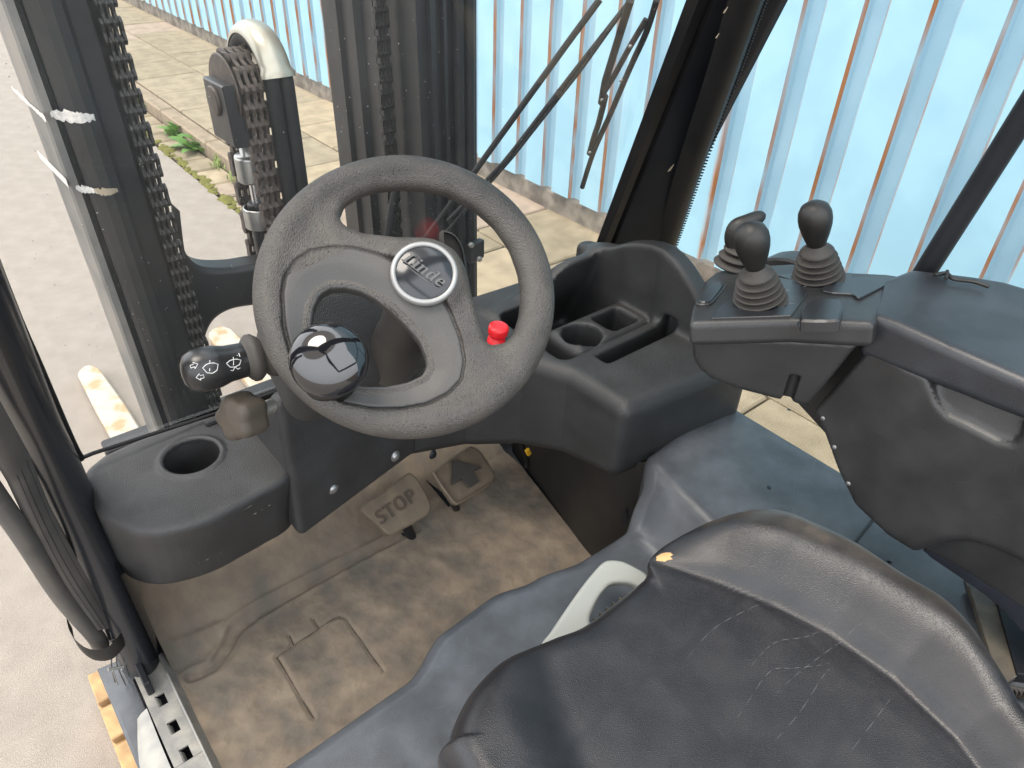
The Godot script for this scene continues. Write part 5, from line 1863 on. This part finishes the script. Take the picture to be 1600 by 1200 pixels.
func build_seat(f: Node3D):
	seat_right = [Vector2(0.6464, -0.4266), Vector2(0.6567, -0.4001), Vector2(0.6939, -0.3337), Vector2(0.7273, -0.2576), Vector2(0.7496, -0.1798), Vector2(0.7544, -0.09), Vector2(0.7378, 0.0002), Vector2(0.7113, 0.0559), Vector2(0.70, 0.35)]
	seat_left = [Vector2(0.30, 0.35), Vector2(0.3163, -0.1739), Vector2(0.3471, -0.2608), Vector2(0.3688, -0.3121), Vector2(0.3832, -0.3541), Vector2(0.3985, -0.3877), Vector2(0.4188, -0.4203)]
	var outl := [Vector3(0.2278, 1, -0.3693), Vector3(0.2475, 1, -0.388), Vector3(0.2728, 1, -0.4073), Vector3(0.3088, 1, -0.4248), Vector3(0.3626, 1, -0.4351), Vector3(0.4115, 1, -0.4327), Vector3(0.4495, 1, -0.4248), Vector3(0.4967, 1, -0.4131), Vector3(0.5552, 1, -0.4131), Vector3(0.6124, 1, -0.4153), Vector3(0.6301, 1.02, -0.4117), Vector3(0.6458, 1.035, -0.4223), Vector3(0.6782, 1.035, -0.4291), Vector3(0.7203, 1.05, -0.4192), Vector3(0.7706, 1.05, -0.4092), Vector3(0.814, 1.05, -0.3898), Vector3(0.8505, 1.05, -0.3548), Vector3(0.8722, 1.05, -0.299), Vector3(0.8865, 1.05, -0.2361), Vector3(0.8856, 1.06, -0.1628), Vector3(0.8895, 1.06, -0.1036), Vector3(0.8746, 1.06, -0.0589), Vector3(0.8493, 1.06, -0.0213), Vector3(0.823, 1.06, 0.0148), Vector3(0.801, 1.06, 0.048), Vector3(0.76, 1.05, 0.16), Vector3(0.72, 1.04, 0.30), Vector3(0.55, 1.03, 0.38), Vector3(0.36, 1.02, 0.36), Vector3(0.25, 1.0, 0.25), Vector3(0.215, 1.0, 0.0), Vector3(0.21, 1.0, -0.2)]
	var ring := smooth_line(outl, 8, true)
	var c := Vector2(0.52, -0.1)
	var st := S()
	var rows := []
	var n := 64
	var seat_seat := seat_y(c.x, c.y)
	for i in n + 1:
		var t := float(i) / n
		var rho := t if t < 0.7 else 0.7 + 0.3 * sin((t - 0.7) / 0.3 * PI * 0.5)
		rho = clampf(1.0 - pow(1.0 - t, 1.6), 0.0, 1.0)
		var row := PackedVector3Array()
		for e in ring:
			var q := c + (Vector2(e.x, e.z) - c) * rho
			var dist := (Vector2(e.x, e.z) - q).length()
			var y := seat_y(q.x, q.y)
			var rr := 0.052
			if dist < rr:
				var k := 1.0 - dist / rr
				var s := 1.0 - sqrt(maxf(0.0, 1.0 - k * k))
				y = lerpf(y, e.y, s)
			row.append(Vector3(q.x, y, q.y))
		rows.append(row)
	for d in [[0.015, 0.003], [0.035, 0.01], [0.08, 0.025], [0.16, 0.04]]:
		var row := PackedVector3Array()
		for e in ring:
			var dir := (Vector2(e.x, e.z) - c).normalized()
			row.append(Vector3(e.x - dir.x * d[1], e.y - d[0], e.z - dir.y * d[1]))
		rows.append(row)
	grid(st, rows, true)
	# dust rubbed into the outer bolster
	var tmp: ArrayMesh = st.commit()
	var arr := tmp.surface_get_arrays(0)
	var vs: PackedVector3Array = arr[Mesh.ARRAY_VERTEX]
	var cols := PackedColorArray()
	var nz := FastNoiseLite.new()
	nz.frequency = 14.0
	var base := Color(0.024, 0.026, 0.031)
	var tan_ := Color(0.17, 0.145, 0.12)
	for v in vs:
		var dr := side_d(Vector2(v.x, v.z), seat_right)
		var w := smoothstep(0.06, 0.125, dr + 0.012 * nz.get_noise_3d(v.x, v.y, v.z)) * 0.6
		var edge := smoothstep(1.03, 1.0, v.y) * 0.35
		cols.append(base.lerp(tan_, clampf(maxf(w, edge), 0.0, 1.0)))
	arr[Mesh.ARRAY_COLOR] = cols
	var am := ArrayMesh.new()
	am.add_surface_from_arrays(Mesh.PRIMITIVE_TRIANGLES, arr)
	var seat := group_part("seat", f, "worn black leather driver's seat with raised right side")
	obj("cushion", am, M.leather, seat, "black leather cushion with scratches")
	# torn corner showing foam
	st = S()
	var tc: Vector3 = Vector3(0.6626, 1.055, -0.4066)
	var rowsf := []
	var on := func(q: Vector2, lift: float) -> Vector3:
		var rho_c := 0.0
		var y := seat_y(q.x, q.y)
		for e in ring:
			var d := (Vector2(e.x, e.z) - q).length()
			if d < 0.052:
				var k := 1.0 - d / 0.052
				y = minf(y, lerpf(seat_y(q.x, q.y), e.y, 1.0 - sqrt(maxf(0.0, 1.0 - k * k))))
		return Vector3(q.x, y + lift, q.y)
	var edge_p := [Vector2(0.6603, -0.4201), Vector2(0.6686, -0.4184), Vector2(0.6765, -0.4139), Vector2(0.68, -0.408), Vector2(0.6775, -0.4021), Vector2(0.6717, -0.4034), Vector2(0.6702, -0.3983), Vector2(0.6589, -0.4024), Vector2(0.653, -0.4085), Vector2(0.6531, -0.4162)]
	var mid := Vector2.ZERO
	for q in edge_p:
		mid += q / edge_p.size()
	for k in [0.0, 0.4, 0.75, 1.0]:
		var row := PackedVector3Array()
		for q in edge_p:
			row.append(on.call(mid.lerp(q, k), 0.0018 - 0.0012 * k))
		rowsf.append(row)
	grid(st, rowsf, true)
	obj("torn_foam", st, M.foam, seat, "torn corner showing tan foam")
	# long pale scratches
	st = S()
	for l in [[Vector2(0.5372, -0.2733), Vector2(0.6174, -0.2845), Vector2(0.6788, -0.2766), Vector2(0.7404, -0.2606)], [Vector2(0.5782, -0.2123), Vector2(0.6365, -0.2196), Vector2(0.6781, -0.2181), Vector2(0.7157, -0.1976), Vector2(0.7489, -0.1886), Vector2(0.7708, -0.1821)], [Vector2(0.5009, -0.1778), Vector2(0.5662, -0.1886), Vector2(0.6338, -0.1977), Vector2(0.6648, -0.1794), Vector2(0.6994, -0.1583), Vector2(0.7287, -0.1475)], [Vector2(0.5991, -0.1736), Vector2(0.6492, -0.174), Vector2(0.7013, -0.1689), Vector2(0.7596, -0.1609), Vector2(0.7784, -0.1526)], [Vector2(0.5433, -0.1395), Vector2(0.6131, -0.141), Vector2(0.6867, -0.1505), Vector2(0.7053, -0.1477)], [Vector2(0.6024, -0.0734), Vector2(0.6818, -0.0764), Vector2(0.7342, -0.0788)]]:
		var p := []
		for q in l:
			p.append(Vector3(q.x, 0, q.y))
		var sp := smooth_line(p, 10)
		var pp := []
		var rr := []
		for i in sp.size():
			pp.append(on.call(Vector2(sp[i].x, sp[i].z), -0.00005))
			rr.append(0.00022 * (0.55 + 0.45 * sin(i * 1.7)) * sin(PI * clampf((i + 1.0) / (sp.size() + 1.0), 0, 1)))
		tube(st, pp, rr, 5, false)
	obj("scratch", st, M.print_dim, seat)
	# grey-white adjusting handle in front of the seat
	st = S()
	var hn := Vector3(-0.1, 0.95, 0.3)
	var out := round_poly([Vector3(0.4684, 0.9427, -0.4581), Vector3(0.4961, 0.9483, -0.4667), Vector3(0.5311, 0.9552, -0.4769), Vector3(0.5772, 0.9639, -0.4892), Vector3(0.6118, 0.9699, -0.4965), Vector3(0.6374, 0.9735, -0.4994), Vector3(0.6521, 0.9731, -0.4934), Vector3(0.6661, 0.9705, -0.4804), Vector3(0.6777, 0.965, -0.459), Vector3(0.6828, 0.9605, -0.4432), Vector3(0.6734, 0.9511, -0.4164), Vector3(0.6381, 0.9473, -0.4163), Vector3(0.5769, 0.9394, -0.4117), Vector3(0.5393, 0.9365, -0.415), Vector3(0.4897, 0.9369, -0.4326)], 3)
	var hole := round_poly([Vector3(0.5562, 0.9478, -0.445), Vector3(0.578, 0.9538, -0.4568), Vector3(0.5987, 0.9583, -0.4641), Vector3(0.6206, 0.9613, -0.4663), Vector3(0.6349, 0.9609, -0.4603), Vector3(0.6511, 0.9584, -0.4471), Vector3(0.658, 0.9539, -0.4304), Vector3(0.6381, 0.9492, -0.4222), Vector3(0.5881, 0.9443, -0.4234), Vector3(0.5542, 0.9422, -0.4282)], 3)
	var ho := PackedVector2Array()
	var o3: Vector3 = out[0]
	var hx := Vector3(1, 0.105, 0).normalized()
	var hnn := hn.normalized()
	var hz := hx.cross(hnn).normalized()
	hx = hnn.cross(hz).normalized()
	var po := PackedVector2Array()
	for p in out:
		po.append(Vector2((p - o3).dot(hx), (p - o3).dot(hz)))
	for p in hole:
		ho.append(Vector2((p - o3).dot(hx), (p - o3).dot(hz)))
	var f_po := field(po, 0.0025)
	var f_ho := field(ho, 0.0025)
	var fh := func(p: Vector3) -> float:
		var q := Vector2(p.x, p.z)
		return smax(ext(f_po.at(q), absf(p.y + 0.009) - 0.009, 0.005), -f_ho.at(q), 0.004)
	var hm := obj("adjust_handle", nets(fh, Vector3(-0.05, -0.03, -0.2), Vector3(0.28, 0.01, 0.2), 0.003), M.handle, seat, "pale grey adjusting handle in front of the cushion")
	hm.transform = Transform3D(Basis(hx, hnn, hz), o3)
	st = S()
	lathe(st, [Vector2(0.0, 0.004), Vector2(0.003, 0.0035), Vector2(0.0055, 0.0)], Vector3.ZERO, Vector3.UP, 14)
	var rv := obj("handle_rivet", st, M.zinc, seat)
	rv.position = Vector3(0.4968, 0.943, -0.4496) + hnn * 0.001
	st = S()
	for k in 9:
		var r := k / 8.0
		var a: Vector3 = Vector3(0.5641, 0.9309, -0.4366)
		var b: Vector3 = Vector3(0.6572, 0.9395, -0.4326)
		var m: Vector3 = a.lerp(b, r)
		bev(st, m, Vector3(0.0022, 0.014, 0.03), Basis(hnn, 0.7 - r * 1.5), 0.0005)
	obj("handle_rib", st, M.bracket, seat)

func joystick(parent: Node, base: Vector3, up: Vector3, label: String, hgt: float):
	var j := group_part("joystick", parent, label)
	var st := S()
	var pr := []
	var r := 0.033
	var y := 0.0
	for k in 5:
		var a := lerpf(0.0395, 0.0295, k / 4.0)
		pr.append_array([Vector2(a - 0.012, y), Vector2(a - 0.001, y + 0.0005), Vector2(a, y + 0.0014), Vector2(a - 0.0008, y + 0.0026), Vector2(a - 0.012, y + 0.0036)])
		y += 0.0092
	pr.append_array([Vector2(0.016, y), Vector2(0.0235, y + 0.001), Vector2(0.025, y + 0.0025), Vector2(0.022, y + 0.006), Vector2(0.0155, y + 0.012), Vector2(0.0135, y + 0.016)])
	lathe(st, pr, base, up, 36)
	obj("boot", st, M.rubber, j, "ribbed rubber boot")
	st = S()
	var o := y + 0.013
	lathe(st, [Vector2(0.0, o), Vector2(0.01242, o), Vector2(0.01518, o + 0.008), Vector2(0.01978, o + 0.022), Vector2(0.02318, o + 0.036), Vector2(0.0241, o + 0.046), Vector2(0.02318, o + 0.056), Vector2(0.01932, o + 0.065), Vector2(0.01196, o + 0.0705), Vector2(0.0046, o + 0.0725), Vector2(0.0, o + 0.0728)], base, up, 36)
	obj("grip", st, M.rubber_dark, j, "smooth black pear shaped grip")

func build_armrest(f: Node3D):
	var A := group_part("armrest", f, "dark grey armrest console with joysticks right of the seat")
	# main body: side outline pushed sideways
	var poly := PackedVector2Array([Vector2(-0.3234, 1.373), Vector2(-0.3324, 1.361), Vector2(-0.3738, 1.231), Vector2(-0.3442, 1.199), Vector2(-0.3077, 1.153), Vector2(-0.2672, 1.114), Vector2(-0.2088, 1.097), Vector2(-0.1556, 1.098), Vector2(-0.1027, 1.103), Vector2(-0.0506, 1.101), Vector2(0.0148, 1.097), Vector2(0.103, 1.093), Vector2(0.0922, 1.299), Vector2(-0.037, 1.399), Vector2(-0.1329, 1.376), Vector2(-0.2054, 1.367), Vector2(-0.2715, 1.364), Vector2(-0.3044, 1.369)])
	var f_poly := field(poly)
	var rec := PackedVector2Array([Vector2(-0.2481, 1.366), Vector2(-0.2256, 1.338), Vector2(-0.2063, 1.327), Vector2(-0.1821, 1.328), Vector2(-0.1425, 1.327), Vector2(-0.1282, 1.333), Vector2(-0.1254, 1.344), Vector2(-0.1295, 1.371), Vector2(-0.1133, 1.396), Vector2(-0.1841, 1.429), Vector2(-0.2349, 1.402)])
	var f_rec := field(rec)
	var low := PackedVector2Array([Vector2(-0.1678, 1.092), Vector2(-0.1547, 1.12), Vector2(-0.1373, 1.147), Vector2(-0.1218, 1.163), Vector2(-0.0933, 1.176), Vector2(-0.0453, 1.184), Vector2(0.0641, 1.178), Vector2(0.153, 0.9841), Vector2(-0.1129, 0.9823)])
	var f_low := field(low)
	var fb := func(p: Vector3) -> float:
		var q := Vector2(p.z, p.y)
		var d := ext(f_poly.at(q), absf(p.x - 1.02) - 0.10, 0.006)
		var e := smax(f_rec.at(q), p.x - (0.945 - (1.40 - p.y) * 0.25), 0.006)
		d = smax(d, -e, 0.004)
		return smax(d, -smax(f_low.at(q), p.x - 0.938, 0.01), 0.008)
	var body := obj("console_body", nets(fb, Vector3(0.905, 0.9, -0.42), Vector3(1.14, 1.45, 0.12), 0.005), M.arm, A, "smooth dark side body of the armrest")
	var st: SurfaceTool
	for p in [Vector3(0.9175, 1.227, -0.3557), Vector3(0.9175, 1.191, -0.3249), Vector3(0.9175, 1.145, -0.2865)]:
		st = S()
		lathe(st, [Vector2(0.0, 0.0012), Vector2(0.0024, 0.001), Vector2(0.0036, 0.0)], p + Vector3(0.0024, 0, 0), Vector3(-1, 0, 0), 14)
		obj("body_screw", st, M.zinc_mid, A)
	# padded lid
	var pad := PackedVector2Array([Vector2(-0.42, 1.345), Vector2(-0.42, 1.408), Vector2(-0.3073, 1.415), Vector2(-0.2398, 1.414), Vector2(-0.1491, 1.415), Vector2(-0.0466, 1.42), Vector2(-0.0289, 1.381), Vector2(-0.1303, 1.369), Vector2(-0.2041, 1.363), Vector2(-0.2896, 1.355)])
	var f_pad := field(pad)
	var plan := PackedVector2Array([Vector2(0.928, -0.334), Vector2(1.045, -0.378), Vector2(1.10, -0.372), Vector2(1.165, -0.27), Vector2(1.185, -0.17), Vector2(1.19, 0.12), Vector2(0.928, 0.12)])
	var f_plan := field(plan)
	var fp := func(p: Vector3) -> float:
		var a := f_pad.at(Vector2(p.z, p.y))
		# the top stays level across while its side outline is followed at the near face
		var b := f_plan.at(Vector2(p.x, p.z)) - 0.009
		return ext(a - 0.003, b, 0.013)
	obj("armrest_lid", nets(fp, Vector3(0.89, 1.28, -0.42), Vector3(1.22, 1.47, 0.12), 0.005), M.arm_pad, A, "padded black armrest lid")
	# front pod: top tray
	var pod := PackedVector2Array([Vector2(-0.1768, 0.1518), Vector2(-0.1251, 0.1874), Vector2(-0.028, 0.2457), Vector2(0.0245, 0.2616), Vector2(0.0594, 0.2489), Vector2(0.1172, 0.178), Vector2(0.1095, 0.1062), Vector2(0.1351, 0.0331), Vector2(0.1352, -0.0049), Vector2(0.0749, -0.0048), Vector2(-0.0513, -0.0418), Vector2(-0.0955, 0.0484)])
	var f_pod := field(pod)
	var PC := Vector3(0.950000, 1.407000, -0.371000)
	var PN := Vector3(0.000000, 0.970296, -0.241922)
	var PB := Vector3(0.000000, -0.241922, -0.970296)
	var fpod := func(p: Vector3) -> float:
		return ext(f_pod.at(Vector2(p.x, p.y)) - 0.004, absf(p.z + 0.019) - 0.019, 0.009)
	var pd := obj("pod_tray", nets(fpod, Vector3(-0.25, -0.07, -0.05), Vector3(0.3, 0.4, 0.02), 0.004), M.arm, A, "joystick pod at the front of the armrest")
	pd.transform = Transform3D(Basis(Vector3.RIGHT, PB, PN), PC)
	st = S()
	slab(st, [Vector3(0.7934, 1.377, -0.5006), Vector3(0.8281, 1.373, -0.5176), Vector3(0.9156, 1.368, -0.5358), Vector3(0.9882, 1.369, -0.534), Vector3(0.9868, 1.38, -0.4866), Vector3(0.948, 1.39, -0.4491), Vector3(0.8583, 1.397, -0.42)], PN * -0.003, 0.0008)
	slab(st, [Vector3(0.9983, 1.37, -0.5294), Vector3(1.038, 1.376, -0.5048), Vector3(1.061, 1.391, -0.445), Vector3(1.035, 1.395, -0.4289), Vector3(0.9946, 1.393, -0.4383), Vector3(1.004, 1.387, -0.4583), Vector3(0.9884, 1.378, -0.496)], PN * -0.003, 0.0008)
	obj("stick_panel", st, M.gloss_panel, A, "glossy black joystick panel with printed signs")
	st = S()
	slab(st, round_poly([Vector3(0.826, 1.366, -0.5523), Vector3(0.8548, 1.361, -0.5698), Vector3(0.8989, 1.357, -0.5892), Vector3(0.918, 1.356, -0.5938), Vector3(0.9329, 1.359, -0.5808), Vector3(0.9186, 1.362, -0.5681), Vector3(0.8583, 1.368, -0.5426), Vector3(0.8357, 1.37, -0.537)], 3), PN * -0.006, 0.0015)
	obj("rocker_frame", st, M.arm, A)
	st = S()
	slab(st, round_poly([Vector3(0.8296, 1.37, -0.5501), Vector3(0.854, 1.367, -0.5642), Vector3(0.8927, 1.363, -0.5805), Vector3(0.9065, 1.362, -0.5813), Vector3(0.9144, 1.364, -0.5741), Vector3(0.9024, 1.367, -0.5642), Vector3(0.8531, 1.372, -0.544), Vector3(0.8358, 1.373, -0.5402)], 3), PN * -0.006, 0.002)
	obj("rocker_switch", st, M.gloss_panel, A, "black rocker switch")
	st = S()
	slab(st, round_poly([Vector3(0.841, 1.41, -0.3987), Vector3(0.8708, 1.406, -0.4148), Vector3(0.9013, 1.404, -0.4236), Vector3(0.9181, 1.406, -0.4165), Vector3(0.9287, 1.411, -0.3947), Vector3(0.9159, 1.415, -0.3813), Vector3(0.8721, 1.42, -0.36), Vector3(0.8566, 1.421, -0.3584), Vector3(0.8364, 1.413, -0.3887)], 3), PN * -0.016, 0.003)
	obj("pod_button", st, M.gloss_panel, A, "flat black flap button on the pod")
	st = S()
	slab(st, [Vector3(0.8481, 1.399, -0.4039), Vector3(0.8746, 1.41, -0.3602), Vector3(0.8626, 1.412, -0.3536), Vector3(0.8371, 1.401, -0.3954)], PN * -0.004, 0.0005)
	obj("button_lip", st, M.arm_pad, A)
	st = S()
	slab(st, round_poly([Vector3(0.97, 1.393, -0.4414), Vector3(1.008, 1.391, -0.4461), Vector3(1.042, 1.394, -0.4352), Vector3(1.071, 1.403, -0.3973), Vector3(1.06, 1.408, -0.38), Vector3(0.9755, 1.408, -0.3794), Vector3(0.961, 1.407, -0.3826), Vector3(0.9709, 1.404, -0.3971), Vector3(0.9628, 1.398, -0.4208)], 3), PN * -0.004, 0.001)
	obj("pod_display", st, M.gloss_panel, A, "dark glossy inset on the pod")
	# printed icons as hair strokes
	st = S()
	var rg := RandomNumberGenerator.new()
	rg.seed = 5
	var u := PB * -1.0
	for c in [Vector3(0.9367, 1.382, -0.4829), Vector3(0.948, 1.383, -0.4754), Vector3(0.9627, 1.385, -0.4679), Vector3(0.9084, 1.386, -0.465), Vector3(0.9193, 1.388, -0.4577), Vector3(0.8844, 1.388, -0.4579), Vector3(0.8952, 1.39, -0.4507)]:
		for k in 4:
			var a: Vector3 = c + Vector3.RIGHT * rg.randf_range(-0.007, 0.007) + u * rg.randf_range(-0.006, 0.006)
			var b: Vector3 = a + (Vector3.RIGHT * 0.008 if rg.randf() < 0.5 else u * 0.006)
			tube(st, [a, b], 0.00035, 4)
	obj("printed_signs", st, M.print_dim, A)
	# lower shell of the pod
	var ST := Vector3(0.552706, 0.000000, 0.833377)
	var SNv := Vector3(0.833377, 0.000000, -0.552706)
	var SP := Vector3(0.904000, 0.000000, -0.331000)
	var sh := PackedVector2Array([Vector2(-0.2237, 1.34), Vector2(-0.2159, 1.306), Vector2(-0.2043, 1.288), Vector2(-0.183, 1.274), Vector2(-0.1458, 1.266), Vector2(-0.099, 1.262), Vector2(-0.0624, 1.261), Vector2(-0.0419, 1.258), Vector2(-0.0089, 1.366), Vector2(-0.0002, 1.379), Vector2(-0.0925, 1.366), Vector2(-0.1894, 1.347)])
	var f_sh := field(sh)
	var fs := func(p: Vector3) -> float:
		var d := ext(f_sh.at(Vector2(p.x, p.y)) - 0.001, absf(p.z + 0.06) - 0.06, 0.009)
		var w := sbox(p, Vector3(Vector2(-0.0715, 1.283).x, Vector2(-0.0715, 1.283).y, 0.0), Vector3(0.007, 0.026, 0.014), 0.002)
		return smax(d, -w, 0.003)
	var shell := obj("pod_shell", nets(fs, Vector3(-0.28, 1.10, -0.14), Vector3(0.12, 1.42, 0.02), 0.0045), M.arm, A, "rounded lower shell of the pod")
	shell.transform = Transform3D(Basis(ST, Vector3.UP, -SNv), SP - Vector3(0, 0, 0)) if ST.cross(Vector3.UP).dot(-SNv) > 0.0 else Transform3D(Basis(ST, Vector3.UP, -SNv), SP)
	st = S()
	slab(st, [Vector3(0.945, 1.347, -0.3682), Vector3(0.945, 1.363, -0.3158), Vector3(0.945, 1.179, -0.3399), Vector3(0.945, 1.21, -0.4116)], Vector3(0.12, 0, 0), 0.002)
	obj("pod_seam", st, M.rubber_dark, A)
	# dark bracket under the body
	st = S()
	slab(st, round_poly([Vector3(0.94, 1.091, -0.1628), Vector3(0.94, 1.122, -0.1464), Vector3(0.94, 1.145, -0.1237), Vector3(0.94, 1.158, -0.0946), Vector3(0.94, 1.166, -0.0451), Vector3(0.94, 1.163, 0.0655), Vector3(0.94, 1.058, 0.1135), Vector3(0.94, 1.057, 0.0086), Vector3(0.94, 1.078, -0.0497), Vector3(0.94, 1.085, -0.105)], 3), Vector3(0.12, 0, 0), 0.004)
	obj("lower_bracket", st, M.arm_low, A, "dark lower bracket of the armrest")
	# joysticks
	var lean := Vector3(-0.16, 0.93, -0.34).normalized()
	joystick(f, Vector3(0.8818, 1.382, -0.484), Vector3(-0.309585, 0.937899, -0.156532), "joystick nearest the driver with pear shaped grip", 0.1)
	joystick(f, Vector3(1.014, 1.385, -0.4718), Vector3(-0.297000, 0.942995, -0.150169), "joystick further from the driver with pear shaped grip", 0.1)
	# third lever: leaning boot with a thumb shaped top
	var T3 := group_part("thumb_lever", f, "short lever with a thumb shaped top on a ribbed boot")
	st = S()
	var tb: Vector3 = Vector3(1.006, 1.349, -0.6131)
	var tu: Vector3 = Vector3(0.073218, 0.996629, 0.037021)
	var pr := []
	for k in 3:
		var a := lerpf(0.036, 0.026, k / 2.0)
		var y := k * 0.0125
		pr.append_array([Vector2(a - 0.008, y), Vector2(a, y + 0.002), Vector2(a + 0.0008, y + 0.0045), Vector2(a - 0.002, y + 0.0075), Vector2(a - 0.012, y + 0.011)])
	lathe(st, pr, tb, tu, 32)
	obj("boot", st, M.rubber, T3)
	st = S()
	var l3 := [tb + tu * 0.03, Vector3(0.9999, 1.391, -0.6221), Vector3(0.9994, 1.414, -0.6223), Vector3(1.015, 1.425, -0.6143), Vector3(1.041, 1.437, -0.6011)]
	tube(st, Array(smooth_line(l3, 6)), [0.01625, 0.01562, 0.015, 0.01437, 0.014, 0.01375, 0.01375, 0.014, 0.01437, 0.01475, 0.015, 0.01525, 0.01525, 0.01525, 0.015, 0.01475, 0.01437, 0.014, 0.0135, 0.013, 0.0125, 0.01175, 0.01025, 0.0075, 0.0025], 16)
	obj("thumb_top", st, M.rubber_dark, T3)
	# raised hump behind the sticks
	st = S()
	var hump := [Vector3(1.1, 1.324, -0.6188), Vector3(1.1, 1.34, -0.6033), Vector3(1.1, 1.35, -0.574), Vector3(1.1, 1.353, -0.5348), Vector3(1.1, 1.351, -0.5005), Vector3(1.1, 1.306, -0.5481)]
	slab(st, round_poly(hump, 3), Vector3(0.05, 0, 0), 0.004)
	obj("pod_hump", st, M.arm, A)
	# twisted wire ends lying on the lid
	st = S()
	tube(st, Array(smooth_line([Vector3(1.083, 1.425, -0.338), Vector3(1.104, 1.425, -0.3307), Vector3(1.095, 1.425, -0.3154), Vector3(1.11, 1.425, -0.2949), Vector3(1.113, 1.425, -0.274)], 5)), 0.003, 8)
	tube(st, [Vector3(1.085, 1.425, -0.3221), Vector3(1.112, 1.425, -0.3324)], 0.0028, 8)
	obj("cable_end", st, M.rubber_dark, A)
